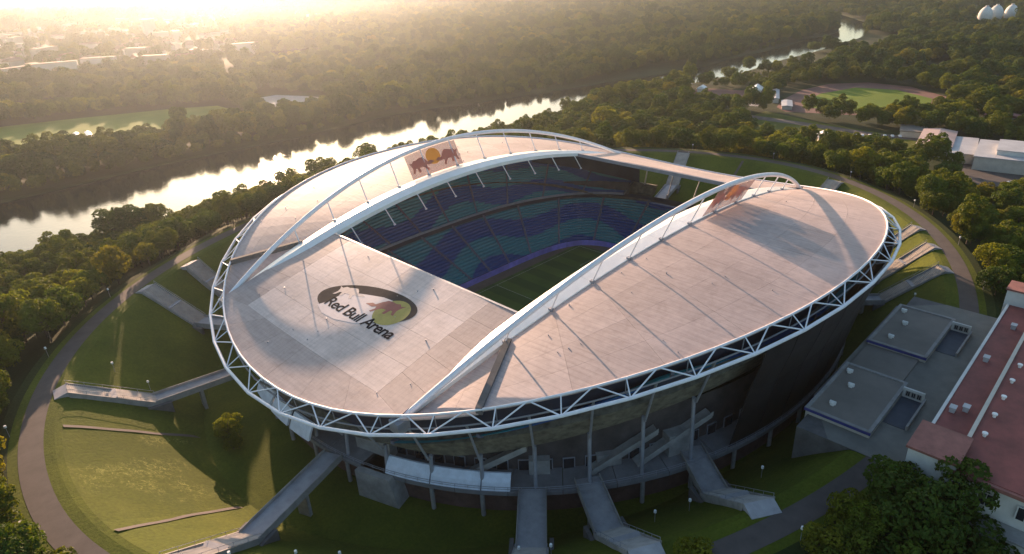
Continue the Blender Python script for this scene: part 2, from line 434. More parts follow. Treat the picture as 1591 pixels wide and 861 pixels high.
for sx in (-1, 1):                                          # the two end roofs
    sec = empty('roof_section', (0, 0, 0), ST)
    if sx < 0: tag(sec, 'end roof carrying the big lettering and oval emblem')
    th0 = PI-TH_A if sx < 0 else TH_A
    def mk(sx=sx):
        c0 = lambda u: Vector((sx*XO, lerp(42.8, -42.8, u), 39.85+.4*math.sin(PI*u)))
        if sx < 0: c1 = lambda u: rim(lerp(PI-TH_A, PI+TH_A, u))
        else: c1 = lambda u: rim(lerp(TH_A, -TH_A, u))
        def side(v, s):
            e = edge_c(sx*lerp(XO, 100, v), s); a0 = edge_c(sx*XO, s); a1 = edge_c(sx*100, s)
            b0 = c0(0 if s > 0 else 1); b1 = c1(0 if s > 0 else 1)
            return e+(b0-a0)*(1-v)+(b1-a1)*v+Vector((0, s*2.2*math.sin(PI*v), -.05-.3*math.sin(PI*v)))
        return Patch(c0, c1, lambda v: side(v, 1), lambda v: side(v, -1), 0)
    P = mk(); SROOF[sx] = P
    NU, NV = 8, 5
    if sx > 0:
        for i in range(NU):
            for j in range(NV): panel(P, i/NU, (i+1)/NU, j/NV, (j+1)/NV, M['roof_sheet_end'], sec)
    else:                                                   # a straight-edged pale field with margins round it
        def Z(x, y): return on_roof(x, y, P, 0)
        X0, X1, YC = -XO, -98.2, 33.0
        Pm = lambda u, v: Z(lerp(X0, X1, v), lerp(YC, -YC, u))
        for i in range(6):
            for j in range(4): panel(Pm, i/6, (i+1)/6, j/4, (j+1)/4, M['roof_sheet_light'], sec, gap=.03)
        for s_, dd in ((1, P.d0), (-1, P.d1)):
            Ps = Patch(lambda u, s_=s_: Z(lerp(X0, X1, u), s_*YC), lambda u, dd=dd: dd(u), lambda v, dd=dd, s_=s_: lerp(Z(X0, s_*YC), dd(0), v), lambda v, dd=dd, s_=s_: lerp(Z(X1, s_*YC), dd(1), v))
            for i in range(5): panel(Ps, i/5, (i+1)/5, 0, 1, M['roof_sheet_end'], sec, gap=.03)
        Pe = Patch(lambda u: Z(X1, lerp(YC, -YC, u)), P.c1, lambda v: lerp(Z(X1, YC), P.c1(0), v), lambda v: lerp(Z(X1, -YC), P.c1(1), v))
        for i in range(6): panel(Pe, i/6, (i+1)/6, 0, 1, M['roof_sheet_end'], sec, gap=.03)
    mb = MB(); mb.obox((sx*(XO-.35), 42.4), (sx*(XO-.35), -42.4), .7, 38.6, 40.05); mb.build('edge_beam', M['grey_steel'], sec)
SIDE = {}
for s in (1, -1):                                           # the two long side roofs
    sec = empty('roof_section', (0, 0, 0), ST)
    c0 = lambda u, s=s: foot_c(lerp(-XR, XR, u), s)
    c1 = lambda u, s=s: rim(th_side(lerp(PI-TH_R, TH_R, u), s))
    P = Patch(c0, c1, lambda v, c0=c0, c1=c1: lerp(c0(0), c1(0), v), lambda v, c0=c0, c1=c1: lerp(c0(1), c1(1), v), .5)
    SIDE[s] = P
    NU, NV = 10, 4
    for i in range(NU):
        for j in range(NV):
            panel(P, i/NU, (i+1)/NU, j/NV, (j+1)/NV, M['roof_sheet'], sec)
    for sx in (-1, 1):                                      # corner triangles beyond the roof step
        c0 = lambda u, s=s, sx=sx: foot_c(sx*lerp(XR, 99.6, u), s)
        c1 = (lambda u, s=s: rim(th_side(lerp(PI-TH_R, PI-TH_A, u), s))) if sx < 0 else (lambda u, s=s: rim(th_side(lerp(TH_R, TH_A, u), s)))
        Pc = Patch(c0, c1, lambda v, c0=c0, c1=c1: lerp(c0(0), c1(0), v), lambda v, c0=c0, c1=c1: lerp(c0(1), c1(1), v), 0)
        for i in range(3):
            for j in range(2):
                panel(Pc, i/3, (i+1)/3, j/2, (j+1)/2, M['roof_sheet'], sec, rise=-.7 if sx < 0 else -.05)
        a, b = foot_c(sx*XR, s), rim(th_side(PI-TH_R if sx < 0 else TH_R, s))
        if sx > 0: continue
        mb = MB(); mb.obox(a, b, 1.5, a.z-1.0, a.z+.75, b.z-1.0, b.z+.75); mb.build('roof_step', M['concrete_dark'], sec)
# small fittings standing on the roof sheets
mbv = MB(); mbv.box(-.45, .45, -.45, .45, 0, 1.0); mbv.box(-.6, .6, -.6, .6, 1.0, 1.12)
hatch_me = None
for k in range(48):
    if k % 3 == 0: p = SROOF[-1](rngp.uniform(.06, .94), rngp.uniform(.05, .95))
    else: p = SIDE[1 if k % 3 == 1 else -1](rngp.uniform(.05, .95), rngp.choice([.08, .3, .55, .8, .93]))
    if hatch_me is None:
        o = mbv.build('roof_vent', M['grey_steel'], ST); hatch_me = o.data
    else: o = link(bpy.data.objects.new('roof_vent', hatch_me), ST)
    f_ = rngp.uniform(.16, .28); o.scale = (f_, f_, f_*rngp.uniform(.8, 1.6)); o.location = p-Vector((0, 0, .03)); o.rotation_euler.z = rngp.uniform(0, 3)

# ---- arches: leaning tube, struts, white inner fascia, hanging rods
STX = [14.4*k for k in range(-5, 6)]
unit = MB(); unit.tube([(0, 0, 0), (0, 0, 1)], 1, 8); unit_me = None
def bar(name, a, b, r, mat, parent):
    """a round bar sharing one unit-cylinder mesh per material"""
    key = 'bar_'+mat
    if key not in bpy.data.meshes:
        me = bpy.data.meshes.new(key); me.from_pydata(unit.v, [], unit.f); me.materials.append(M[mat])
        me.polygons.foreach_set('use_smooth', [len(p.vertices) == 4 for p in me.polygons]); me.update()
    o = link(bpy.data.objects.new(name, bpy.data.meshes[key]), parent)
    d = Vector(b)-Vector(a); o.location = a; o.rotation_mode = 'QUATERNION'; o.rotation_quaternion = d.to_track_quat('Z', 'Y'); o.scale = (r, r, d.length)
    return o
for s in (1, -1):
    A = empty('arch', (0, 0, 0), ST)
    mb = MB(); mb.tube([tube_c(x, s) for x in np.linspace(-100.5, 100.5, 81)], .74, 12); mb.build('arch_tube', M['white_steel'], A, True)
    # fascia in lengths between the struts
    cuts = [-99.5]+[x for x in np.linspace(-86.4, 86.4, 13)]+[99.5]
    for x0, x1 in zip(cuts, cuts[1:]):
        V, F = [], []; n = 5
        for i in range(n+1):
            x = lerp(x0+.03, x1-.03, i/n); f_, e = foot_c(x, s), edge_c(x, s); o_ = Vector((0, s, 0))
            m_ = lerp(f_, e, .55)+Vector((0, 0, .55*min(1, (f_-e).length/6)))
            V += [f_+Vector((0, 0, .30)), m_+Vector((0, 0, .35)), e+Vector((0, 0, .25)), e-Vector((0, 0, 1.1)), f_-Vector((0, 0, .8))]
        for i in range(n):
            for k in range(5):
                a, b = i*5+k, i*5+(k+1) % 5; f4 = (a, b, b+5, a+5); F.append(f4 if s > 0 else f4[::-1])
        F.append((0, 1, 2, 3, 4) if s < 0 else (4, 3, 2, 1, 0)); q = n*5; F.append((q+4, q+3, q+2, q+1, q) if s < 0 else (q, q+1, q+2, q+3, q+4))
        mesh('fascia', V, F, M['fascia_white'], A)
    for x in STX:
        f_ = foot_c(x, s); t_ = tube_c(x*1.0, s)
        bar('strut', f_+Vector((0, 0, .2)), t_, .2, 'white_steel', A)
        fb = MB(); fb.box(x-.5, x+.5, f_.y-.5, f_.y+.5, f_.z-.1, f_.z+.75); fb.build('strut_base', M['grey_steel'], A)
        if abs(x) < 60:
            e = edge_c(x+2, s)-Vector((0, 0, 1.0)); bar('hanging_rod', e, e+Vector((1.2, -s*2.6, -5.2)), .2, 'white_steel', A)
            bar('rod_foot', e+Vector((1.2, -s*2.6, -5.2)), e+Vector((1.3, -s*2.8, -5.7)), .45, 'white_steel', A)
    # landing shoes where the arch meets the ring
    for sx in (-1, 1):
        fb = MB(); p = tube_c(sx*100.2, s); fb.box(p.x-1.6, p.x+1.6, p.y-1.6, p.y+1.6, p.z-2.2, p.z+.6); fb.build('arch_bearing', M['grey_steel'], A)

# ---- the ring truss
RT = empty('ring_truss', (0, 0, 0), ST)
NB = 48
mb = MB(); mb.tube([ring(2*PI*i/NB) for i in range(NB)], .42, 10, True); mb.build('outer_chord', M['white_steel'], RT, False)
mb = MB(); mb.tube([ring(2*PI*i/96, KI, 2.25) for i in range(96)], .29, 8, True); mb.build('upper_chord', M['white_steel'], RT, True)
mb = MB(); mb.tube([ring(2*PI*i/96, KI-.004, -1.6) for i in range(96)], .22, 8, True); mb.build('lower_chord', M['grey_steel'], RT, True)
for i in range(NB):
    th = 2*PI*i/NB; h = PI/NB; a = ring(th)
    bar('brace', a, ring(th, KI, 2.25), .15, 'white_steel', RT)
    bar('brace', a, ring(th-h*.96, KI, 2.25), .17, 'white_steel', RT)
    bar('brace', a, ring(th+h*.96, KI, 2.25), .17, 'white_steel', RT)
    bar('brace', a, ring(th, KI-.004, -1.6), .13, 'grey_steel', RT)
    bar('post', ring(th, KI-.004, -1.6), ring(th, KI, 2.25), .12, 'grey_steel', RT)

# ---- seating bowl
def sup(a, b, n, th):
    c, s = math.cos(th), math.sin(th); r = (abs(c/a)**n+abs(s/b)**n)**(-1/n); return Vector((r*c, r*s, 0))
def low0(th): return sup(62, 43, 4.5, th)+Vector((0, 0, 1.6))
def low1(th): return sup(91, 70, 2.75, th)+Vector((0, 0, 14.4))
def up0(th): return sup(92, 71, 2.7, th)+Vector((0, 0, 15.9))
def up1(th):
    p = ring(th, .93); s2 = math.sin(th)**2; p.z = lerp(19.5, 37.0, min(1, max(0, (s2-.12)/.6))); return p
def seat_blocks(c0, c1, t0, t1, nb, rows, parent, voff, gap=.4):
    L_ = 0
    for k in range(nb):
        a0 = lerp(t0, t1, k/nb); a1 = lerp(t0, t1, (k+1)/nb)
        mid = c0((a0+a1)/2); arc = (c0(a1)-c0(a0)).length; g_ = gap/max(arc, 1)*(a1-a0)
        n = 7; V, F, UV = [], [], []
        ths = [lerp(a0+g_, a1-g_, i/n) for i in range(n+1)]
        for r in range(rows):
            for (q, zq) in ((r/rows, r), ((r+1)/rows, r)):
                for i, th in enumerate(ths):
                    A_, B_ = c0(th), c1(th); p = lerp(A_, B_, q); p.z = lerp(A_.z, B_.z, (zq+.5)/rows)
                    V.append(p); UV.append((L_+arc*i/n, voff+q*rows*.8))
        m = n+1
        for r in range(2*rows-1):
            for i in range(n): F.append((r*m+i, r*m+i+1, (r+1)*m+i+1, (r+1)*m+i))
        o = mesh('seating_block', V, F, M['seats'], parent)
        ul = o.data.uv_layers.new(name='UVMap')
        for lp in o.data.loops: ul.data[lp.index].uv = UV[lp.vertex_index]
        L_ += arc
        # aisle stair between this block and the next
        mb = MB(); P0 = [lerp(c0(a0), c1(a0), q) for q in np.linspace(0, 1, 9)]
        for p_, q_ in zip(P0, P0[1:]): mb.obox(p_, q_, gap*2.0, p_.z-.5, p_.z+.42, q_.z-.5, q_.z+.42)
        mb.build('aisle', M['aisle'], parent)
T1 = empty('lower_tier', (0, 0, 0), ST); seat_blocks(low0, low1, 0, 2*PI, 26, 17, T1, 0)
for s in (1, -1):
    T2 = empty('upper_tier', (0, 0, 0), ST)
    t0, t1 = (rad(22), rad(158)) if s > 0 else (rad(202), rad(338))
    seat_blocks(up0, up1, t0, t1, 11, 22, T2, 14)
    n = 40; V = []; F = []                                   # balcony front
    for i in range(n+1):
        p = up0(lerp(t0, t1, i/n)); q = low1(lerp(t0, t1, i/n)); d = Vector((p.x, p.y, 0)).normalized()
        V += [p+Vector((0, 0, .7))-d*.2, p+Vector((0, 0, .7))-d*.55, p-Vector((0, 0, .35))-d*.55, Vector((p.x, p.y, p.z-.5))+d*.5]
    for i in range(n):
        for k in range(3): a = i*4+k; F.append((a, a+1, a+5, a+4))
    mesh('balcony_front', V, F, M['grey_steel'], T2)
# wall behind the lower tier, under the upper one
def wallring(name, mat, f0, f1, t0=0, t1=2*PI, n=72, parent=None, close=True):
    V, F = [], []
    cnt = n if close else n+1
    for i in range(cnt):
        th = lerp(t0, t1, i/n); V += [f0(th), f1(th)]
    for i in range(n):
        j = (i+1) % cnt; F.append((2*i, 2*j, 2*j+1, 2*i+1))
    return mesh(name, V, F, mat, parent)
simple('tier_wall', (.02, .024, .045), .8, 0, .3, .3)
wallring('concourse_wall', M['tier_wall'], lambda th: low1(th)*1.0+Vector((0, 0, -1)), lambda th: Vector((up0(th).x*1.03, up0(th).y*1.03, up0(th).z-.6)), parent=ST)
# perimeter boards
PB = empty('perimeter_boards', (0, 0, 0), ST)
nbd = 56
for i in range(nbd):
    a0, a1 = 2*PI*i/nbd, 2*PI*(i+1)/nbd
    if i == 19 or i == 37: continue                           # gates
    mb = MB(); n = 3
    ps = [sup(60.6, 41.6, 4.5, lerp(a0, a1, k/n)) for k in range(n+1)]
    for p_, q_ in zip(ps, ps[1:]): mb.obox(p_, q_, .3, .05, 2.5)
    mb.build('board', M['purple_board'], PB)
tag(sheet('pitch', [(-54, -36), (54, -36), (54, 36), (-54, 36)], M['pitch_turf'], .12), kind='structure')
V = [tuple(sup(64, 45, 4.5, 2*PI*i/96)[:2]) for i in range(96)]
sheet('pitch_surround', V, M['brown_dirt'], .07)
for (x0, x1, y0, y1) in [(-52.5, 52.5, 33.9, 34.02), (-52.5, 52.5, -34.02, -33.9), (-52.5, -52.38, -34, 34), (52.38, 52.5, -34, 34), (-.06, .06, -34, 34), (36, 36.12, -20, 20), (36, 52.5, 20, 20.12), (36, 52.5, -20.12, -20), (-36.12, -36, -20, 20)]:
    sheet('pitch_marking', [(x0, y0), (x1, y0), (x1, y1), (x0, y1)], M['render_white'], .15)

# ---- promenade deck, undercroft, columns, soffit, facade
DK = .915
def kring(th, k, z): p = ring(th, k); p.z = z; return p
for i in range(48):                                          # deck in bays
    a0, a1 = 2*PI*i/48, 2*PI*(i+1)/48; n = 2; V, F = [], []
    for k in range(n+1):
        th = lerp(a0+.0008, a1-.0008, k/n); V += [kring(th, .77, 8), kring(th, DK, 8), kring(th, DK, 6.9), kring(th, .77, 6.9)]
    for k in range(n):
        for q in range(4): a, b = k*4+q, k*4+(q+1) % 4; F.append((a, a+4, b+4, b))
    F += [(0, 1, 2, 3), (n*4+3, n*4+2, n*4+1, n*4)]
    mesh('promenade_deck', V, F, M['deck_grey'], ST)
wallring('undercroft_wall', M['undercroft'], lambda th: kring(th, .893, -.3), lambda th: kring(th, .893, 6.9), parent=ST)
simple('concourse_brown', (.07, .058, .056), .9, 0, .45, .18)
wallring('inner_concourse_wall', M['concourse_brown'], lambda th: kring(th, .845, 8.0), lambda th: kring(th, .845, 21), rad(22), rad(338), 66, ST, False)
def zsof(th): return max(14.5, ring(th).z-16.0)
for i in range(48):
    th = 2*PI*(i+.5)/48
    dg = math.degrees(th)
    bar('pier', kring(th, .908, -.3), kring(th, .908, 6.9), .55, 'concrete', ST)
    if not (250 < dg < 336 or 28 < dg < 112):
        bar('column', kring(th, .90, 8), Vector((*kring(th, .895, 0)[:2], zsof(th)+.5)), .48, 'grey_steel', ST)
        bar('raking_column', kring(th, .905, zsof(th)), ring(th, KI-.004, -1.6), .3, 'grey_steel', ST)
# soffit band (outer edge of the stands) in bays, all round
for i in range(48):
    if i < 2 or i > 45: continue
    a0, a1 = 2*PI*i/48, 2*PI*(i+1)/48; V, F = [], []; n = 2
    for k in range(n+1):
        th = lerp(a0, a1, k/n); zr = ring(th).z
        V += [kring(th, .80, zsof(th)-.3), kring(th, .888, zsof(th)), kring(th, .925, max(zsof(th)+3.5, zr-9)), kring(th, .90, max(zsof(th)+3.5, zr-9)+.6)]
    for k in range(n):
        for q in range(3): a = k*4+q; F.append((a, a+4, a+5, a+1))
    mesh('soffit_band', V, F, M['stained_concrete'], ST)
# added dark blue sheet standing in for the shade of the open gap up to the roof
m_ = simple('gap_shade_navy', (.018, .024, .05), .7, 0, .4, .2)
wallring('gap_shade_sheet', m_, lambda th: kring(th, .90, max(zsof(th)+3.5, ring(th).z-9)+.5), lambda th: ring(th, .90, 1.2), rad(20), rad(340), 66, ST, False)
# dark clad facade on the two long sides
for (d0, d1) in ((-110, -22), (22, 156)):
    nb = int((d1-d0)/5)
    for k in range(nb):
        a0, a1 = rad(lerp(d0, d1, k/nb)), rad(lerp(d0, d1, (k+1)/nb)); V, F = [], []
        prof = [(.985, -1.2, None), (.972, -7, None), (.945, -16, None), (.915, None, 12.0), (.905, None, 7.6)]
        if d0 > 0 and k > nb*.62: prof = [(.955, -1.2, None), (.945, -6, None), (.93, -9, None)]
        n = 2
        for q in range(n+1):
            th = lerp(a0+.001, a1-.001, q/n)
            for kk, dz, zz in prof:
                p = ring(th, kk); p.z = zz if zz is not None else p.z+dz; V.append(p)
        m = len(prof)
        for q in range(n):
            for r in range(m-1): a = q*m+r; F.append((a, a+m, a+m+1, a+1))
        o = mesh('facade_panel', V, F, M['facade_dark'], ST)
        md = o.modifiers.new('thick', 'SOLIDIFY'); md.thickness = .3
# white curved screens on the promenade
for (d0, d1, k0, z0, z1) in [(-161.0, -153.9, .913, 8.02, 11.6), (-153.7, -146.4, .913, 8.02, 11.5), (-146.2, -142.2, .913, 8.02, 11.4), (175.5, 180.5, .94, 11, 15), (168.5, 174.8, .94, 11, 15), (-178.8, -174, .94, 11, 15)]:
    V, F = [], []; n = 6
    for i in range(n+1):
        th = rad(lerp(d0, d1, i/n)); zm_ = (z0+z1)/2
        V += [kring(th, k0, z0), kring(th, k0-.008, zm_+.1), kring(th, k0-.020, z1), kring(th, k0-.025, z1-.1), kring(th, k0-.013, zm_+.0), kring(th, k0-.005, z0)]
    for i in range(n):
        for k in range(6): a, b = i*6+k, i*6+(k+1) % 6; F.append((a, a+6, b+6, b))
    F += [(0, 1, 2, 3, 4, 5), tuple(n*6+x for x in (5, 4, 3, 2, 1, 0))]
    mesh('promenade_screen', V, F, M['screen_white'], ST)
# stair flights climbing the outside of the stands between the columns
for (d0, d1) in [(-149, -140), (-131, -121), (-124, -112), (160, 169), (150, 158)]:
    a, b = kring(rad(d0), .865, 8.2), kring(rad(d1), .865, 17)
    mb = MB(); mb.obox(a, b, 3.0, 7.6, 8.4, 16.4, 17.2); mb.obox(kring(rad(d0), .881, 0), kring(rad(d1), .881, 0), .15, 8.4, 9.5, 17.2, 18.3)
    mb.build('stair_flight', M['concrete'], ST)
# concrete abutments and kiosks on the promenade
for d, wd, dp, z1 in [(-165.5, 11, 6, 16.5), (-138.5, 5, 4, 12), (-128, 6, 3, 11.5), (-117, 7, 6, 14)]:
    p = kring(rad(d), .845, 0); t_ = kring(rad(d+1), .845, 0)-p; t_.z = 0; t_.normalize()
    mb = MB(); mb.obox(p-t_*wd/2, p+t_*wd/2, dp, 8.0, z1); mb.build('kiosk', M['concrete'], ST)
p = kring(rad(-162.5), .93, 0); t_ = kring(rad(-161.5), .93, 0)-p; t_.normalize()
mb = MB(); a, b = p-t_*5, p+t_*7
mb.add([(*a[:2], -.3), (*b[:2], -.3), (*(b-t_*2)[:2], 8), (*a[:2], 8), (*(a*.93)[:2], -.3), (*(b*.93)[:2], -.3), (*((b-t_*2)*.93)[:2], 8), (*(a*.93)[:2], 8)],
       [(0, 1, 2, 3), (7, 6, 5, 4), (0, 4, 5, 1), (1, 5, 6, 2), (2, 6, 7, 3), (3, 7, 4, 0)]); mb.build('bridge_abutment', M['concrete'], ST)

# doors along the concourse and a guard rail on the edge of the promenade
for d in list(np.arange(-168, -100, 3.4))+list(np.arange(150, 190, 3.6)):
    p = kring(rad(d), .8465, 0); t_ = (kring(rad(d+1), .8465, 0)-p); t_.z = 0; t_.normalize()
    mb = MB(); mb.obox(p-t_*1.5, p+t_*1.5, .25, 8.0, 11.0); f_ = mb.build('concourse_door', M['grey_steel'], ST)
    mb = MB(); q_ = p*1.0025; mb.obox(q_-t_*1.25, q_+t_*1.25, .12, 8.1, 10.8); mb.build('door_glass', M['glass_dark'], f_)
for i in range(48):
    a0, a1 = 2*PI*i/48, 2*PI*(i+1)/48; mb = MB()
    for zz in (8.55, 9.1): mb.tube([kring(lerp(a0, a1, k/3), .912, zz) for k in range(4)], .06, 5)
    for k in range(4): mb.tube([kring(lerp(a0, a1, k/4), .912, 8.0), kring(lerp(a0, a1, k/4), .912, 9.1)], .05, 5)
    mb.build('guard_rail', M['grey_steel'], ST)
# ---- the emblem and lettering lying on the end roof
simple('emblem_grey', (.062, .050, .046), .9, 0, .2, .5, .1); simple('emblem_silver', (.36, .31, .31), .6, 0, .12, .5)
simple('emblem_red', (.26, .06, .055), .7, 0, .15, .5); simple('emblem_yellow', (.34, .28, .06), .7, 0, .15, .5)
simple('lettering_dark', (.014, .012, .015), .9, 0, .15, .5, .1); simple('emblem_pale', (.71, .59, .55), .7, 0, .08, .5)
EM = empty('roof_emblem', (0, 0, 0), ST); tag(EM, 'dark oval emblem with charging bulls, yellow disc and lettering')
EC = (-79.6, -1.0)
def em_pt(a, b): return EC[0]+b, EC[1]-a
def tilt(pts): return [(a*.98-b*.2, a*.2+b*.98) for a, b in pts]
#                    # a to the right, b up, as the lettering reads
def em_poly(name, pts, mat, dz):
    bm = bmesh.new(); vs = [bm.verts.new((*em_pt(a, b), 0)) for a, b in pts]; f = bm.faces.new(vs)
    bmesh.ops.triangulate(bm, faces=[f]); bmesh.ops.subdivide_edges(bm, edges=[e for e in bm.edges if e.calc_length() > 3], cuts=2, use_grid_fill=True)
    bmesh.ops.triangulate(bm, faces=bm.faces[:])
    for v in bm.verts: v.co = on_roof(v.co.x, v.co.y, dz=dz)
    bmesh.ops.recalc_face_normals(bm, faces=bm.faces[:])
    if sum(f.normal.z for f in bm.faces) < 0: bmesh.ops.reverse_faces(bm, faces=bm.faces[:])
    me = bpy.data.meshes.new(name); bm.to_mesh(me); bm.free(); me.materials.append(mat)
    return link(bpy.data.objects.new(name, me), EM)
def oval(a, b, ca=0, cb=0, n=48, t0=0, t1=2*PI): return [(ca+a*math.cos(lerp(t0, t1, i/n)), cb+b*math.sin(lerp(t0, t1, i/n))) for i in range(n)]
em_poly('emblem_disc', tilt(oval(18.1, 6.5)), M['emblem_grey'], .03)
em_poly('emblem_field', [(-13.5, -7.2), (-11.5, -4.4), (-10.5, -1.0), (-8, 1.0), (-3, 2.6), (3, 4.2), (8, 4.6), (10, 2), (9.5, -3), (8.6, -4.6), (4, -6.6), (-3, -8.4), (-9, -8.6)], M['emblem_pale'], .04)
em_poly('emblem_sun', tilt(oval(5.6, 4.7, 10.6, -1.0, 36)), M['emblem_yellow'], .05)
BULL = [(-7.2, -.3), (-5.0, .55), (-3.4, .2), (-2.2, 1.5), (-.6, 2.6), (1.4, 2.5), (3.2, 2.1), (4.8, 2.3), (5.9, 1.4), (7.6, 1.9), (6.5, .7), (6.1, -.6), (6.9, -2.4), (5.7, -2.2), (4.9, -.9), (4.0, -.7), (3.4, -2.6), (2.2, -2.4), (2.3, -.9), (.4, -.8), (-.6, -1.4), (-1.9, -2.9), (-2.9, -2.6), (-1.9, -1.3), (-2.3, -.5), (-3.7, -1.0), (-5.2, -.7)]
em_poly('emblem_bull', [(6.2+a*.86, 1.6+b*.95+a*.17) for a, b in BULL], M['emblem_red'], .06)
em_poly('emblem_bull', [(-8.2-a*.78, .8+b*.8-a*.15) for a, b in BULL][::-1], M['emblem_silver'], .06)
tc = bpy.data.curves.new('lettering', 'FONT'); tc.body = 'Red Bull Arena'; tc.size = 4.4; tc.shear = .12; tc.space_character = .92; tc.offset = .085; tc.resolution_u = 4
to = bpy.data.objects.new('lettering_curve', tc); COL.objects.link(to); bpy.context.view_layer.update()
me = bpy.data.meshes.new_from_object(to.evaluated_get(bpy.context.evaluated_depsgraph_get())); bpy.data.objects.remove(to)
xs_ = [v.co.x for v in me.vertices]; x0_, x1_ = min(xs_), max(xs_)
for v in me.vertices:
    a = lerp(-12.2, 18.9, (v.co.x-x0_)/(x1_-x0_)); b = v.co.y*1.05-5.9
    v.co = on_roof(*em_pt(a, b), dz=.07)
me.materials.clear(); me.materials.append(M['lettering_dark']); link(bpy.data.objects.new('lettering', me), EM)

# ---- net banners hung between arch tube and fascia
m, t, b = newmat('banner_net'); M['banner_net'] = m
out = t.nodes['Material Output']; tb = N(t, 'ShaderNodeBsdfTransparent'); mx = N(t, 'ShaderNodeMixShader'); mx.inputs[0].default_value = .5
b.inputs['Base Color'].default_value = (.42, .25, .23, 1); b.inputs['Roughness'].default_value = .8
t.links.new(tb.outputs[0], mx.inputs[1]); t.links.new(b.outputs[0], mx.inputs[2]); t.links.new(mx.outputs[0], out.inputs[0])
def cloth(name, col, k=.6):                                  # thin banner cloth lets the sun glow through
    m, t, b = newmat(name); b.inputs['Base Color'].default_value = (*col, 1); b.inputs['Roughness'].default_value = .8
    tl = N(t, 'ShaderNodeBsdfTranslucent'); tl.inputs[0].default_value = (*col, 1); x_ = N(t, 'ShaderNodeMixShader'); x_.inputs[0].default_value = k
    t.links.new(b.outputs[0], x_.inputs[1]); t.links.new(tl.outputs[0], x_.inputs[2]); t.links.new(x_.outputs[0], t.nodes['Material Output'].inputs[0]); M[name] = m
cloth('banner_yellow', (.72, .46, .10)); cloth('banner_red', (.50, .26, .22))
for s, xa, xb, lab in ((1, -22, 3, 'translucent net banner with bulls on the arch by the river'), (-1, 7, 33, 'translucent net banner with bulls on the arch by the red roofed building')):
    B = empty('arch_banner', tuple(foot_c((xa+xb)/2, s)))
    tag(B, lab, 'banner', 'banners on the arches')
    off = foot_c((xa+xb)/2, s)
    def bpnt(q, h, out_=0.0):
        x = lerp(xa, xb, q); p = lerp(foot_c(x, s)+Vector((0, 0, .5)), tube_c(x, s)-Vector((0, 0, 1.0)), h); return p-off+Vector((0, -s*out_, out_*.4))
    V, F = [], []; n = 8
    for i in range(n+1): V += [bpnt(i/n, 0), bpnt(i/n, 1), bpnt(i/n, 1, -.06), bpnt(i/n, 0, -.06)]
    for i in range(n):
        for k in range(4): a, b_ = i*4+k, i*4+(k+1) % 4; F.append((a, b_, b_+4, a+4))
    mesh('net', V, F, M['banner_net'], B)
    W_, H_ = xb-xa, (tube_c((xa+xb)/2, s)-foot_c((xa+xb)/2, s)).length
    flip = -1 if s < 0 else 1
    def bshape(name, pts, mat, o_):
        bm = bmesh.new(); f = bm.faces.new([bm.verts.new(bpnt(.5+a/W_*1.0, .5+b2/H_, o_)) for a, b2 in pts]); bmesh.ops.triangulate(bm, faces=[f])
        e = bmesh.ops.extrude_face_region(bm, geom=bm.faces[:]); bmesh.ops.translate(bm, verts=[v for v in e['geom'] if isinstance(v, bmesh.types.BMVert)], vec=(0, s*.04, 0))
        bmesh.ops.recalc_face_normals(bm, faces=bm.faces[:])
        me = bpy.data.meshes.new(name); bm.to_mesh(me); bm.free(); me.materials.append(mat); link(bpy.data.objects.new(name, me), B)
    bshape('banner_sun', oval(3.4, 3.6, 0, 1.4, 24), M['banner_yellow'], .15)
    bshape('banner_bull', [(6.0+a*.8, -.5+b2*1.2) for a, b2 in BULL], M['banner_red'], .3)
    bshape('banner_bull', [(-6.0-a*.8, -.5+b2*1.2) for a, b2 in BULL][::-1], M['banner_red'], .3)
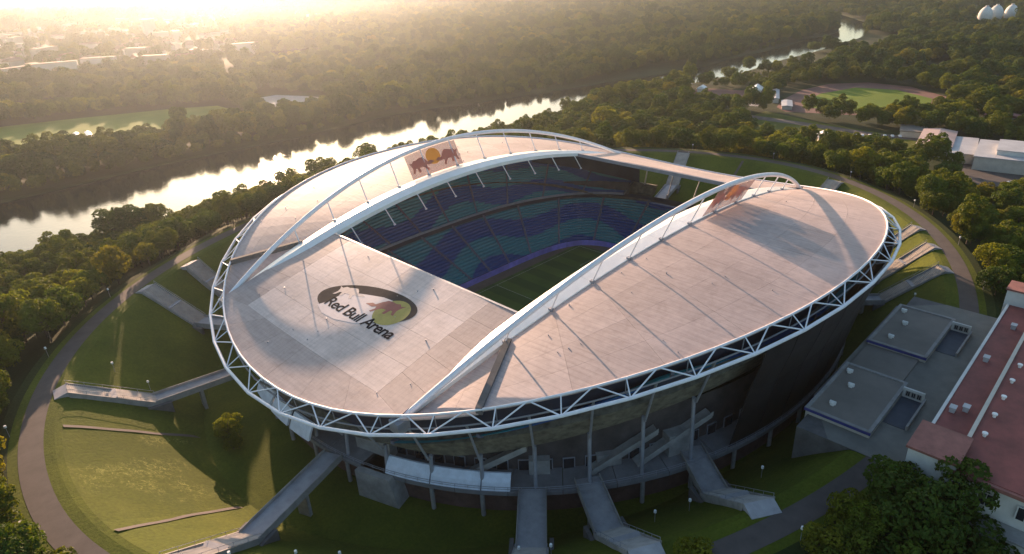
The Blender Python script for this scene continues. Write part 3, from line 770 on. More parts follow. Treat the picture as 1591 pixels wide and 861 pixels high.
# ---------------------------------------------------------------- footbridges with stairs from the crest to the promenade
def footbridge(T, D, wd, label, land=None):
    T, D = Vector(T), Vector(D)
    aim = Vector(land) if land else D
    d = (aim-T).normalized()
    while math.hypot(*T) > crest_r(math.atan2(T.y, T.x))-5.8: T = T+d*.2       # top step at the inner edge of the crest
    land = T.copy()
    while emb_z(land.x, land.y) > 7.6: land = land+d*.2
    L_ = Vector(land); root = empty('footbridge', (T.x, T.y, CZ)); O = Vector((T.x, T.y, CZ))
    tag(root, label, 'footbridge', 'footbridges between embankment and stadium')
    def sub(mb, name, mat):
        mb.v = [tuple(Vector(v)-O) for v in mb.v]; return mb.build(name, mat, root)
    d = (L_-T).normalized(); n = Vector((-d.y, d.x)); run = (L_-T).length; zt, zl = CZ+1.0, 8.9
    # two flights with a landing between them, steps as geometry
    def flight(q0, q1, z0, z1):
        mb = MB(); m = 22
        for k in range(m):
            a, b = lerp(T, L_, lerp(q0, q1, k/m)), lerp(T, L_, lerp(q0, q1, (k+1)/m)); z = lerp(z0, z1, (k+1)/m)
            mb.obox(a, b, wd, z-1.0, z)
        return sub(mb, 'flight', M['paving'])
    zm = (zt+zl)/2
    mb = MB(); mb.obox(T-d*3.2, T, wd, CZ-.8, CZ+.14, CZ-.8, zt-.02); sub(mb, 'top_landing', M['ramp_grey'])
    flight(0, .46, zt, zm+.1); flight(.54, 1, zm-.1, zl)
    mb = MB(); mb.obox(lerp(T, L_, .46), lerp(T, L_, .54), wd, zm-.9, zm); sub(mb, 'landing', M['ramp_grey'])
    for s_ in (-1, 1):
        mb = MB(); mb.obox(T+n*s_*(wd/2+.25), L_+n*s_*(wd/2+.15), .3, zt-2.2, zt+.1, zl-2.2, zl+.1); sub(mb, 'side_wall', M['concrete'])
        mb = MB(); mb.tube([(*(T+n*s_*wd/2), zt+1.1), (*(L_+n*s_*wd/2), zl+1.1)], .06, 5)
        for q in np.linspace(0, 1, 6):
            c_ = lerp(T, L_, q)+n*s_*wd/2; z = lerp(zt, zl, q); mb.tube([(*c_, z-.2), (*c_, z+1.1)], .05, 5)
        sub(mb, 'handrail', M['grey_steel'])
    e = (D-L_).normalized(); ne = Vector((-e.y, e.x)); Q = L_-e*.6
    mb = MB(); mb.obox(Q, D, wd*.92, 7.7, 8.85, 7.2, 8.12); sub(mb, 'bridge_deck', M['ramp_grey'])
    for s_ in (-1, 1):
        mb = MB(); mb.obox(Q+ne*s_*(wd*.46+.12), D+ne*s_*(wd*.46+.09), .18, 7.6, 9.6, 7.1, 8.9); sub(mb, 'parapet', M['concrete'])
        mb = MB(); mb.obox(L_-d*3+n*s_*(wd/2+.9), L_+d*3.2+n*s_*(wd/2+.9), .9, 3.0, 8.7, 3.0, 8.2); sub(mb, 'wing_wall', M['concrete_dark'])
    mid = lerp(L_, D, .55); mb = MB(); mb.obox(mid-ne*wd*.3, mid+ne*wd*.3, .9, -.3, 7.2); sub(mb, 'bridge_pier', M['concrete'])
def dk(deg, k=.93): p = ring(rad(deg), k); return (p.x, p.y)
footbridge((-148.5, 46), (-105, 40.4), 5.2, 'grey footbridge whose sunlit stairs end beside the long straight footpath', (-126.8, 42.8))
footbridge((-150, -37.4), (-103.8, -16.6), 5.6, 'grey footbridge running from the white screens to sunlit stairs below the meadow', (-129.3, -26.9))
footbridge((-105.5, -86.5), (-79.5, -62.6), 6.6, 'broad grey footbridge landing under the dark end of the roof step', (-89.5, -72))
footbridge((-88, -101), (-68.3, -69.6), 6.4, 'grey footbridge bent at its landing, between two neighbouring bridges', (-74.8, -78))
footbridge((-62.5, -108.5), (-43, -81.6), 6.4, 'grey footbridge coming down to the small square by the yellow bushes', (-50.5, -90))
footbridge((78.5, -107.8), dk(-57), 5, 'shaded footbridge closest to the flat roofed annexes')
footbridge((97.5, -98.6), dk(-49), 4.6, 'narrow sunlit footbridge, second from the flat roofed annexes')
footbridge((113, -88.5), dk(-40.5), 4.4, 'narrow sunlit footbridge, third from the flat roofed annexes')
footbridge((149, -40), dk(-17), 6, 'grey footbridge behind the foot of the arch with the shadowed banner')
footbridge((154, 43.5), dk(15.5), 6, 'grey footbridge seen beyond the plain end roof')
footbridge((-107.6, 95), dk(142), 6, 'grey footbridge beside the riverside trees, in shade')
footbridge((-88.8, 105), dk(131.5), 6, 'grey footbridge tucked closest to the roof ring by the river')

# ---------------------------------------------------------------- red-roofed main building, annexes and forecourt
def windows(parent, pts, w_, h_, nrm, mat='glass_dark', frame='render_white'):
    """upright windows centred at pts (relative to parent), facing nrm ('-x','+x','-y','+y')"""
    for (x, y, z) in pts:
        mb = MB(); fb = MB()
        if nrm[1] == 'x':
            s_ = -1 if nrm[0] == '-' else 1
            fb.box(x, x+s_*.12, y-w_/2-.15, y+w_/2+.15, z-h_/2-.15, z+h_/2+.15) if s_ > 0 else fb.box(x+s_*.12, x, y-w_/2-.15, y+w_/2+.15, z-h_/2-.15, z+h_/2+.15)
            for yy in (y-w_/4, y+w_/4): mb.box(min(x+s_*.10, x+s_*.16), max(x+s_*.10, x+s_*.16), yy-w_/4+.06, yy+w_/4-.06, z-h_/2, z+h_/2)
        else:
            s_ = -1 if nrm[0] == '-' else 1
            fb.box(x-w_/2-.15, x+w_/2+.15, min(y, y+s_*.12), max(y, y+s_*.12), z-h_/2-.15, z+h_/2+.15)
            for xx in (x-w_/4, x+w_/4): mb.box(xx-w_/4+.06, xx+w_/4-.06, min(y+s_*.10, y+s_*.16), max(y+s_*.10, y+s_*.16), z-h_/2, z+h_/2)
        f_ = fb.build('window', M[frame], parent); mb.build('pane', M[mat], f_)
sheet('forecourt', [(-34, -126.9), (50, -126.9), (50, -112), (40, -101), (-20, -101), (-34, -110)], M['forecourt'], CZ+.12)
FC = MB(); FC.box(-34, 50, -126.8, -103, 6, CZ+.05); tag(FC.build('forecourt_terrace', M['concrete_dark']), kind='structure')
R = empty('main_building', (6, -138, 0)); tag(R, 'long building with dull red roofs, white walls and a row of roof vents', 'building')
def rb(name, mat, boxes):
    mb = MB()
    for (x0, x1, y0, y1, z0, z1) in boxes: mb.box(x0-6, x1-6, y0+138, y1+138, z0, z1)
    return mb.build(name, M[mat], R)
rb('wing_wall', 'render_cream', [(-33, 44, -133.5, -127, 0, 28.6)])
rb('wing_roof', 'red_roof', [(-33.4, 44.4, -133.6, -127.6, 28.6, 29.1)])
rb('eaves', 'render_white', [(-33.4, 44.4, -127.6, -127.0, 28.55, 29.35)])
rb('hall_wall', 'render_white', [(-40, 50, -172, -133.6, 0, 30)])
hr = rb('hall_roof', 'red_roof', [(-40.5, 50.5, -172, -134.3, 30, 30.5)])
rb('parapet', 'render_cream', [(-40.5, 50.5, -134.3, -133.6, 30, 30.9)])
rb('cornice', 'red_roof_old', [(-41.2, -40.5, -172.5, -133.4, 29.6, 30.35)])
rb('plinth_wall', 'render_white', [(-43.5, -40.2, -172, -137, 0, 22.5)])
rb('plinth_ledge', 'concrete', [(-44, -40.1, -172.2, -136.8, 22.5, 22.9)])
pav = rb('pavilion', 'render_white', [(-41, -31.5, -134.5, -126.4, 0, 31.4)]); rb('pavilion_roof', 'red_roof_old', [(-41.4, -31.1, -134.9, -126.0, 31.4, 31.9)])
rb('pavilion', 'render_white', [(41, 47, -131.5, -126.2, 0, 33.2)]); rb('pavilion_roof', 'red_roof_old', [(40.7, 47.3, -131.8, -125.9, 33.2, 33.7)])
windows(R, [(-46.5, y+138, z) for y in (-140, -146, -152, -158) for z in (26.6,)], 2.6, 2.6, '-x')
windows(R, [(-49.5, y+138, 18.8) for y in (-142, -148, -154)], 1.6, 2.2, '-x')
windows(R, [(x-6, -127+138, z) for x in np.arange(-28, 42, 5.2) for z in (25.2,)], 1.8, 2.2, '+y')
for k, x in enumerate(list(np.arange(-27, 40, 8.0))):
    v = MB(); v.tube([(0, 0, 0), (0, 0, .6)], .3, 8); v.tube([(0, 0, .6), (0, 0, .9)], .52, 10)
    o = v.build('roof_vent', M['vent_white'], R); o.location = (x-6, -136.0+138, 30.5)
for x, y in [(-18, -131), (-20, -129), (6, -129.5), (27, -131)]:
    v = MB(); v.box(-.7, .7, -.5, .5, 0, 1.1); v.box(-.85, .85, -.65, .65, 1.1, 1.25); o = v.build('roof_unit', M['sheet_grey'], R); o.location = (x-6, y+138, 29.1)

def annex(x0, x1, label):
    A = empty('annex', ((x0+x1)/2, -109, 0)); tag(A, label, 'building', 'flat roofed annexes'); cx = (x0+x1)/2
    def ab(name, mat, *bx):
        mb = MB()
        for (a, b, c_, d, e, f) in bx: mb.box(a-cx, b-cx, c_+109, d+109, e, f)
        return mb.build(name, M[mat], A)
    ab('wall', 'render_cream', (x0, x1, -116.6, -102.4, 4, 21.3))
    ab('flat_roof', 'flat_roof', (x0+.6, x1-.6, -116.0, -103.0, 21.3, 21.6))
    ab('parapet', 'concrete', (x0-.2, x1+.2, -103.0, -102.2, 21.3, 21.85))
    ab('parapet', 'concrete', (x0-.2, x1+.2, -116.8, -116.0, 21.3, 21.85))
    ab('parapet', 'concrete', (x0-.25, x0+.6, -115.95, -103.05, 21.3, 21.85))
    ab('parapet', 'concrete', (x1-.6, x1+.25, -115.95, -103.05, 21.3, 21.85))
    ab('trim', 'blue_trim', (x0-.32, x0-.22, -116.8, -102.2, 21.0, 21.7), (x0-.3, x1+.2, -102.16, -102.06, 21.0, 21.7))
    # sunken court beside the annex
    ab('court_floor', 'court_dark', (x0+8, x1-4, -121.4, -116.85, CZ+.14, CZ+.22))
    ab('court_wall', 'concrete', (x0+8, x1-3.4, -121.9, -121.45, CZ+.1, CZ+1.3))
    ab('court_end', 'render_white', (x1-3.9, x1-3.4, -121.42, -116.82, CZ+.1, CZ+2.7))
    windows(A, [(x1-3.9-cx, y+109, CZ+1.4) for y in (-120.4, -119.2, -118)], .8, 1.1, '-x', frame='concrete')
    windows(A, [(x0-cx, y+109, z) for y in (-105, -108.5, -112, -115) for z in (19.2,)], 1.1, 1.5, '-x', frame='concrete')
    windows(A, [(x-cx, -102.4+109, 18.6) for x in np.arange(x0+4, x1-2, 5)], 1.3, 1.8, '+y', frame='concrete')
    for (x, y) in [(x0+5, -106.5), (x0+15, -107), (x1-4, -104.5)]:
        v = MB(); v.box(-.6, .6, -.4, .4, 0, .7); v.box(-.3, .3, -.7, .7, .2, .95); o = v.build('roof_unit', M['vent_white'], A); o.location = (x-cx, y+109, 21.6)
    return A
annex(-28, -3, 'flat roofed cream annex beside the grass slope with blue roof trim')
annex(12, 38.5, 'flat roofed annex beside the shaded footbridge')
c_ = empty('link_roof', (4.5, -108, 0)); tag(c_, 'low dark flat roof between the two annexes', 'building')
mb = MB(); mb.box(-7.2, 7.2, -7, 5.2, 4, 20.3); mb.build('wall', M['concrete_dark'], c_)
mb = MB(); mb.box(-7.3, 7.3, -7.2, 5.4, 20.3, 20.6); mb.build('flat_roof', M['flat_roof'], c_)

# ---------------------------------------------------------------- buildings of the park and the far distance
def hall(name, label, cx, cy, rz, lx, ly, h, roof, rh=0, wall='render_cream', grp=None, cat='building', nwin=0, z=0):
    A = empty(name, (cx, cy, z)); A.rotation_euler.z = rz; tag(A, label, cat, grp)
    mb = MB(); mb.box(-lx/2, lx/2, -ly/2, ly/2, -1, h); mb.build('wall', M[wall], A)
    mb = MB(); o_ = .5
    if rh:
        x, y = lx/2+o_, ly/2+o_
        mb.add([(-x, -y, h), (x, -y, h), (x, y, h), (-x, y, h), (-x, 0, h+rh), (x, 0, h+rh), (-x, -y, h-.3), (x, -y, h-.3), (x, y, h-.3), (-x, y, h-.3)],
               [(0, 1, 5, 4), (2, 3, 4, 5), (1, 2, 5), (3, 0, 4), (0, 6, 7, 1), (2, 8, 9, 3), (1, 7, 8, 2), (3, 9, 6, 0), (9, 8, 7, 6)])
    else: mb.box(-lx/2-o_, lx/2+o_, -ly/2-o_, ly/2+o_, h, h+.6)
    mb.build('roof', M[roof], A)
    for k in range(nwin):
        x = lerp(-lx/2, lx/2, (k+.5)/nwin)
        for s_ in (1, -1):
            mb = MB(); mb.box(x-lx/nwin*.28, x+lx/nwin*.28, min(s_*ly/2, s_*(ly/2+.1)), max(s_*ly/2, s_*(ly/2+.1)), h*.35, h*.75); mb.build('window', M['glass_dark'], A)
    return A
hall('sports_hall', 'hall with broad pinkish roof beside the grey hall', 322, -40, rad(10), 46, 19, 7, 'sheet_pink', 1.2, nwin=6)
hall('sports_hall', 'grey roofed hall leaning against the pinkish roofed one', 315, -57, rad(10), 44, 13, 5.5, 'sheet_grey', 0, nwin=6)
h_ = hall('sports_hall', 'wide hall with pale roof and a raised white skylight', 308, -86, rad(8), 44, 40, 7.5, 'sheet_grey', 0, nwin=7)
mb = MB(); mb.box(-14, 14, -10, 10, 8.1, 10.6); mb.build('skylight', M['render_white'], h_); mb = MB(); mb.box(-14.4, 14.4, -10.4, 10.4, 10.6, 11); mb.build('skylight_roof', M['sheet_grey'], h_)
hall('flat_pavilion', 'dark flat roofed pavilion beside the row of white cars', 352, -18, rad(15), 20, 16, 4, 'flat_roof', 0)
hall('tent_pavilion', 'white pitched roof pavilion on the park lawn', 303, 24, rad(30), 12, 9, 3.5, 'vent_white', 2.0)
hall('long_shed', 'long grey shed on the park lawn below the pavilion', 270, -2, rad(-70), 6, 22, 3, 'sheet_grey', 1.2)
hall('club_house', 'white club house by the red court', 434, 140, rad(20), 16, 10, 6, 'vent_white', 3, nwin=3)
hall('boat_house', 'small pale boat house at the river end of the red court', 417, 187, rad(20), 10, 7, 5, 'vent_white', 2.2)
hall('grand_stand', 'long low white roofed stand beside the running track', 428, 118, rad(25), 46, 5, 4, 'sheet_grey', .8)
hall('grand_stand', 'short grey roofed shed across from the white roofed stand', 398, 94, rad(25), 26, 8, 3, 'sheet_grey', .6)
hall('changing_house', 'small pale house between sports field and grey halls', 425, -58, rad(5), 8, 26, 5, 'red_roof_old', 2, nwin=3)
hall('white_house', 'white house half hidden by trees at the car park', 248, -108, rad(20), 14, 10, 6, 'sheet_grey', 2, nwin=3)
hall('long_depot', 'long pale depot building in front of the egg shaped tanks', 1068, 86, rad(-82), 96, 16, 8, 'sheet_grey', 1.5, nwin=10)
hall('greenhouse', 'long white shed along the far meadow', -35, 490, rad(82), 70, 3.2, 3, 'vent_white', .8, grp='white sheds by the far meadow')
hall('greenhouse', 'long white shed along the far meadow', -27, 489, rad(82), 64, 3.2, 3, 'vent_white', .8, grp='white sheds by the far meadow')
hall('greenhouse', 'long white shed along the far meadow', -91, 520, rad(70), 40, 4, 4, 'vent_white', .8, grp='white sheds by the far meadow')
for k, (x, y, s_) in enumerate([(1236, 130, 1.0), (1272, 122, 1.0), (1305, 106, .95)]):
    A = empty('digester_tank', (x, y, 0)); tag(A, 'tall white egg shaped tank on the horizon', 'tank', 'egg shaped tanks')
    V, F = [], []; prof = [(6, 0), (9.5, 4), (11, 9), (10.5, 15), (8.5, 20), (5, 24), (2.4, 25.5)]; n = 20
    for r, z in prof: V += [(r*s_*math.cos(2*PI*i/n), r*s_*math.sin(2*PI*i/n), z*s_) for i in range(n)]
    for j in range(len(prof)-1):
        for i in range(n): F.append((j*n+i, j*n+(i+1) % n, (j+1)*n+(i+1) % n, (j+1)*n+i))
    mesh('tank_shell', V, F, M['render_white'], A, True)
    mb = MB(); mb.tube([(0, 0, 25*s_), (0, 0, 27*s_)], 2.6*s_, 10); mb.build('tank_cap', M['sheet_grey'], A)
# the hazy town
rt = random.Random(21)
for k in range(230):
    if k < 180:
        d = rt.uniform(1150, 2500); an = rad(rt.uniform(66, 88))
    else: d = rt.uniform(2000, 3800); an = rad(rt.uniform(52, 86))
    x, y = CAM.x+d*math.cos(an), CAM.y+d*math.sin(an)
    big = rt.random() < .25
    if big: hall('apartment_block', 'pale flat roofed block in the hazy town', x, y, rt.uniform(0, PI), rt.uniform(30, 60), 13, rt.uniform(13, 22), 'town_roof', 0, 'town_wall', 'blocks of the hazy town')
    else: hall('house', 'small pale house in the hazy town', x, y, rt.uniform(0, PI), rt.uniform(14, 30), rt.uniform(10, 14), rt.uniform(9, 15), 'town_roof', rt.uniform(3, 5), 'town_wall', 'houses of the hazy town')
A = empty('tower', (1010, 2330, 0)); tag(A, 'slim tower rising from the haze on the skyline', 'tower')
mb = MB(); mb.tube([(0, 0, 0), (0, 0, 90)], 5, 10, r1=3.5); mb.build('shaft', M['town_wall'], A); mb = MB(); mb.tube([(0, 0, 90), (0, 0, 115)], 3.4, 10, r1=.4); mb.build('spire', M['sheet_grey'], A)
A = empty('tower', (352, 1490, 0)); tag(A, 'broad dark block tower among the houses of the town', 'tower')
mb = MB(); mb.box(-11, 11, -9, 9, 0, 44); mb.build('wall', M['town_wall'], A); mb = MB(); mb.box(-11.5, 11.5, -9.5, 9.5, 44, 46); mb.build('roof', M['sheet_grey'], A)

# ---------------------------------------------------------------- lamps, cars
def lamp_proto():
    A = empty('lamp_post'); mb = MB(); mb.tube([(0, 0, 0), (0, 0, 3.0)], .07, 6, r1=.05); mb.build('pole', M['grey_steel'], A)
    mb = MB(); mb.tube([(0, 0, 2.95), (0, 0, 3.1), (0, 0, 3.35), (0, 0, 3.5)], .32, 10, r1=.28); mb.build('lamp_head', M['vent_white'], A); return A
def copy_tree(o, parent=None):
    c_ = o.copy(); COL.objects.link(c_); c_.parent = parent
    for ch in o.children:
        d = ch.copy(); COL.objects.link(d); d.parent = c_
    return c_
lp = lamp_proto(); tag(lp, 'slim lamp post with round white head on the grass slopes', 'lamp post', 'lamp posts on the grass slopes')
spots = []
for d in list(range(140, 215, 14))+list(range(-128, -108, 9))+list(range(-60, 30, 15)):
    th = rad(d); r = crest_r(th)+4.6; spots.append((r*math.cos(th), r*math.sin(th)))
for d, q in [(157, .75), (159, .45), (196, .8), (199, .55), (202, .45), (218, .5), (221, .6), (232, .45), (236, .5), (246, .55), (300, .7), (318, .6)]:
    th = rad(d); r = lerp(foot_r(th), crest_r(th)-6, q); spots.append((r*math.cos(th), r*math.sin(th)))
for k, (x, y) in enumerate(spots):
    o = lp if k == 0 else copy_tree(lp); o.location = (x, y, emb_z(x, y)-.15)
def car_proto():
    A = empty('parked_car'); mb = MB()
    mb.add([(-2.1, -.85, .35), (2.1, -.85, .35), (2.1, .85, .35), (-2.1, .85, .35), (-2.1, -.85, .85), (2.1, -.85, .8), (2.1, .85, .8), (-2.1, .85, .85), (-1.7, -.72, 1.45), (.5, -.72, 1.45), (.5, .72, 1.45), (-1.7, .72, 1.45), (1.2, -.82, .9), (1.2, .82, .9)],
           [(3, 2, 1, 0), (0, 1, 5, 4), (2, 3, 7, 6), (1, 2, 6, 5), (3, 0, 4, 7), (4, 12, 9, 8), (13, 7, 11, 10), (8, 9, 10, 11), (7, 4, 8, 11), (4, 5, 12), (6, 7, 13), (12, 5, 6, 13)])
    mb.build('body', M['car_white'], A)
    mb = MB(); mb.add([(.56, -.66, 1.4), (1.18, -.74, .95), (1.18, .74, .95), (.56, .66, 1.4)], [(0, 1, 2, 3)]); mb.build('windscreen', M['glass_dark'], A)
    for x in (-1.3, 1.3):
        for y in (-.8, .8): mb = MB(); mb.tube([(x, y-.1, .32), (x, y+.1, .32)], .32, 10); mb.build('wheel', M['tyre'], A)
    return A
cp = car_proto(); tag(cp, 'white car parked in the row on the park road', 'car', 'cars parked along the park road')
cspots = [(327+2.2*k, 12-4.2*k, rad(28)) for k in range(7)]
for k, (x, y, a) in enumerate(cspots):
    o = cp if k == 0 else copy_tree(cp); o.location = (x, y, .1); o.rotation_euler.z = a
for k in range(9):
    o = copy_tree(cp); o.location = (236+5*k, -92-3*(k % 3), .06); o.rotation_euler.z = rad(70+20*(k % 2))
    o['label'] = 'white car standing in the car park by the grey halls'; o['group'] = 'cars in the car park'

# ---------------------------------------------------------------- trees
def tree_mesh(kind, seed):
    """returns (trunk MB, crown verts, faces) for a tree standing at the origin"""
    r = random.Random(seed)
    H, R_, base, nl, leaf, cnt, lob = dict(
        round=(18, 7.5, .22, 15, .62, 3000, .42), tall=(23, 6.4, .2, 17, .62, 3100, .42), spread=(15, 9.2, .25, 17, .66, 3200, .38),
        narrow=(22, 3.6, .14, 12, .5, 1900, .55), bush=(6.5, 4.0, .05, 9, .42, 1500, .5), airy=(14, 5.2, .25, 11, .5, 1800, .45))[kind]
    tb = MB(); tb.tube([(0, 0, -.6), (.1, .05, H*.3), (.2, -.1, H*.75)], .035*H**.9*.55+.1, 7, r1=.06)
    lobes = []
    zc, hz = H*(base+1)/2, H*(1-base)/2
    for k in range(nl):
        a = 2.4*k+r.uniform(-.5, .5); q = -1+2*(k+.5)/nl; q = q*.86+r.uniform(-.1, .1)
        rr = math.sqrt(max(.05, 1-q*q))*r.uniform(.45, .78)
        c_ = Vector((R_*rr*math.cos(a), R_*rr*math.sin(a), zc+hz*q*.82)); lr = R_*lob*r.uniform(.75, 1.2)*(1.1-.2*abs(q))
        lobes.append((c_, lr)); tb.tube([(.15, 0, H*r.uniform(.25, .5)), tuple(c_*.6+Vector((0, 0, c_.z*.3))), tuple(c_)], .02*R_+.05, 5, r1=.03)
    V, F = [], []; tot = sum(l[1]**2 for l in lobes)
    for c_, lr in lobes:
        sq = r.uniform(.72, .95)
        for _ in range(int(cnt*lr**2/tot)):
            d = Vector((r.gauss(0, 1), r.gauss(0, 1), r.gauss(0, 1)))
            if d.length < .01: continue
            d.normalize()
            if d.z < -.35 and r.random() < .65: d.z = -d.z
            p = c_+Vector((d.x, d.y, d.z*sq))*lr*(1-.22*r.random()**2+.10*r.random()**3)
            nrm = (d+Vector((r.gauss(0, .45), r.gauss(0, .45), r.gauss(0, .45)))).normalized()
            a = nrm.orthogonal().normalized(); b_ = nrm.cross(a); an = r.uniform(0, 6.28)
            a, b_ = a*math.cos(an)+b_*math.sin(an), b_*math.cos(an)-a*math.sin(an)
            l1, l2 = leaf*r.uniform(.55, 1.15), leaf*r.uniform(.4, .8); k = len(V)
            bend_ = nrm*l1*.25
            V += [p-a*l1-bend_, p-b_*l2, p+a*l1-bend_, p+b_*l2]; F.append((k, k+1, k+2, k+3))
    return tb, V, F
PROT = {}
def proto(kind, leafmat, seed):
    key = (kind, leafmat)
    tb, V, F = tree_mesh(kind, seed)
    me = bpy.data.meshes.new('crown'); me.from_pydata([tuple(v) for v in V], [], F); me.materials.append(M[leafmat]); me.update()
    tm = bpy.data.meshes.new('trunk'); tm.from_pydata(tb.v, [], tb.f); tm.materials.append(M['bark']); tm.update()
    PROT[key] = (tm, me)
KINDS = [('round', 'leaf_dark'), ('tall', 'leaf_dark'), ('spread', 'leaf_mid'), ('round', 'leaf_mid'), ('narrow', 'leaf_mid'), ('airy', 'leaf_light'), ('bush', 'leaf_mid'), ('bush', 'leaf_light'), ('spread', 'leaf_dark'), ('tall', 'leaf_mid'), ('bush', 'leaf_dark'), ('round', 'leaf_light')]
for i, k in enumerate(KINDS): proto(*k, 100+i)
WORDS = {'round': 'round crowned', 'tall': 'tall oval', 'spread': 'spreading', 'narrow': 'slender upright', 'airy': 'light airy', 'bush': 'low bushy'}
COLW = {'leaf_dark': 'dark green', 'leaf_mid': 'olive green', 'leaf_light': 'yellow green'}
CROWN_OBJ = {}
def tree(x, y, z, key, sc, rz, where):
    kind, lm = key
    A = empty('shrub' if kind == 'bush' else 'tree', (x, y, z)); A.rotation_euler.z = rz; A.scale = (sc, sc, sc*random.Random(int(x*31+y*7)).uniform(.9, 1.12))
    size = 'small ' if sc < .5 else ('large ' if sc > .82 else '')
    tag(A, '%s%s %s %s %s' % (size, WORDS[kind], COLW[lm], 'shrub' if kind == 'bush' else 'tree', where), 'shrub' if kind == 'bush' else 'tree', 'trees '+where)
    tm, me = PROT[key]
    link(bpy.data.objects.new('trunk', tm), A); c_ = link(bpy.data.objects.new('crown', me), A); CROWN_OBJ.setdefault(key, c_)
rt = random.Random(77)
def in_poly(x, y, P):
    c_ = False; j = len(P)-1
    for i in range(len(P)):
        if (P[i][1] > y) != (P[j][1] > y) and x < (P[j][0]-P[i][0])*(y-P[i][1])/(P[j][1]-P[i][1])+P[i][0]: c_ = not c_
        j = i
    return c_
CLEAR = [[(-190, 432), (-60, 424), (72, 432), (112, 500), (115, 560), (75, 592), (-15, 632), (-190, 650)], [(110, 440), (168, 438), (210, 470), (195, 520), (178, 574), (135, 574)],
         [(366, 80), (378, 45), (392, 4), (425, -14), (455, -18), (505, -8), (550, 40), (555, 85), (520, 115), (480, 122), (425, 130), (395, 105)],
         [(262, 60), (330, 92), (374, 100), (358, 30), (352, -66), (335, -66), (330, -25), (295, -25)],
         [(282, -20), (345, -15), (352, -120), (272, -120)], [(365, 175), (440, 212), (460, 148), (400, 100), (380, 105)],
         [(218, -70), (290, -60), (290, -115), (230, -125)], [(415, -40), (440, -40), (440, -78), (415, -78)], [(1320, 185), (1420, 260), (1570, 190), (1420, 100)],
         [(1040, 30), (1090, 30), (1090, 140), (1050, 140)], [(1150, 165), (1320, 140), (1330, 75), (1150, 90)],
         [(560, 60), (640, 80), (760, 60), (640, 30)], [(480, 640), (620, 560), (640, 585), (500, 670)], [(-300, 742), (1000, 640), (1000, 654), (-300, 758)], [(150, 640), (164, 640), (420, 1300), (404, 1300)], [(300, 900), (420, 880), (430, 930), (310, 950)], [(700, 820), (860, 780), (880, 830), (720, 870)], [(1000, 420), (1200, 380), (1210, 420), (1010, 465)]]
def blocked(x, y):
    if -1700 < x < 1700 and shore_near(x)+bend(x)-1.5 < y < shore_far(x)+bend(x)+1: return True
    if (575 < x < 745 or 775 < x < 990) and shore_near(x)+bend(x)-75 < y < shore_near(x)+bend(x): return True
    th = math.atan2(y, x); r = math.hypot(x, y)
    if r < crest_r(th)+6.5: return True
    if -60 < x < 62 and -180 < y < -100: return True
    return any(in_poly(x, y, P) for P in CLEAR)
def seen(x, y, z, mx=130):
    d = Vector((x, y, z))-CAM; w_ = d.dot(fwd)
    if w_ < 5: return False
    px, py = 795+26+1024*d.dot(r2)/w_, 430-12-1024*d.dot(u2)/w_
    return -mx < px < 1591+mx and py < 861+mx
def vis_ang(x, y):
    a = math.atan2(y-CAM.y, x-CAM.x)-YAW; return abs((a+PI) % (2*PI)-PI)
indiv, far = [], []
# spacing grows with distance; every candidate is a plan position in the wedge the place is seen in
def scatter(x0, x1, y0, y1, step, dens):
    x = x0
    while x < x1:
        y = y0
        while y < y1:
            px, py = x+rt.uniform(-.48, .48)*step, y+rt.uniform(-.48, .48)*step
            y += step
            if blocked(px, py) or rt.random() > dens(px, py): continue
            d = math.hypot(px-CAM.x, py-CAM.y)
            if not seen(px, py, 10): continue
            yield px, py, d
        x += step
def patchy(x, y): return .5+.5*math.sin(x*.011+1.7*math.sin(y*.007))*math.sin(y*.013+1.1*math.sin(x*.009))
def pick(x, y, near):
    u = rt.random(); q = patchy(x*1.7, y*1.7)
    if near: ks = [0, 2, 3, 11, 5, 9, 2, 8, 3, 4, 9, 6]
    else: ks = [0, 1, 2, 3, 8, 9, 0, 1, 8, 2, 3, 11, 4, 8]
    return KINDS[ks[int((u*.42+q*.58)*len(ks)) % len(ks)]]
def dens_near(x, y):
    if y < 150 and x > 200: return .55+.4*patchy(x, y)
    return .93
cands = []
for x, y, d in scatter(-420, 560, -260, 232, 9.5, dens_near):
    cands.append((d, x, y))
cands.sort()
for d, x, y in cands:
    z = max(0, emb_z(x, y)) if math.hypot(x, y) < 240 else 0
    key = pick(x, y, True); sc = rt.uniform(.62, 1.0)*(1.0 if y < 195 else 1.1)
    if emb_z(x, y) > 12: sc *= .85
    lim = (shore_near(x)+15-y)*.30-z                                # low growth towards the water
    if x > 260: lim = 30 if not 455 < x < 560 else (shore_near(x)+4-y)*.13
    if y > 90 and rt.random() > .03: sc = min(sc, max(.16, lim/17))
    an = math.degrees(math.atan2(y, x))
    if emb_z(x, y) > 1:
        where = ('on the embankment opposite the flat roofed annexes' if -80 < an < -40 else 'on the embankment facing the sports halls' if an < 0 and an >= -40 else 'on the embankment beyond the plain end roof' if 0 <= an < 45 else
                 'on the embankment between arch and river' if 45 <= an < 120 else 'on the embankment by the shaded riverside footbridges' if 120 <= an < 150 else 'on the embankment beside the meadow and its sunlit stairs')
    else: where = ('along the near river bank' if y > 150 else 'in the park between embankment and sports field')
    indiv.append((x, y, z, key, sc, rt.uniform(0, 6.28), where))
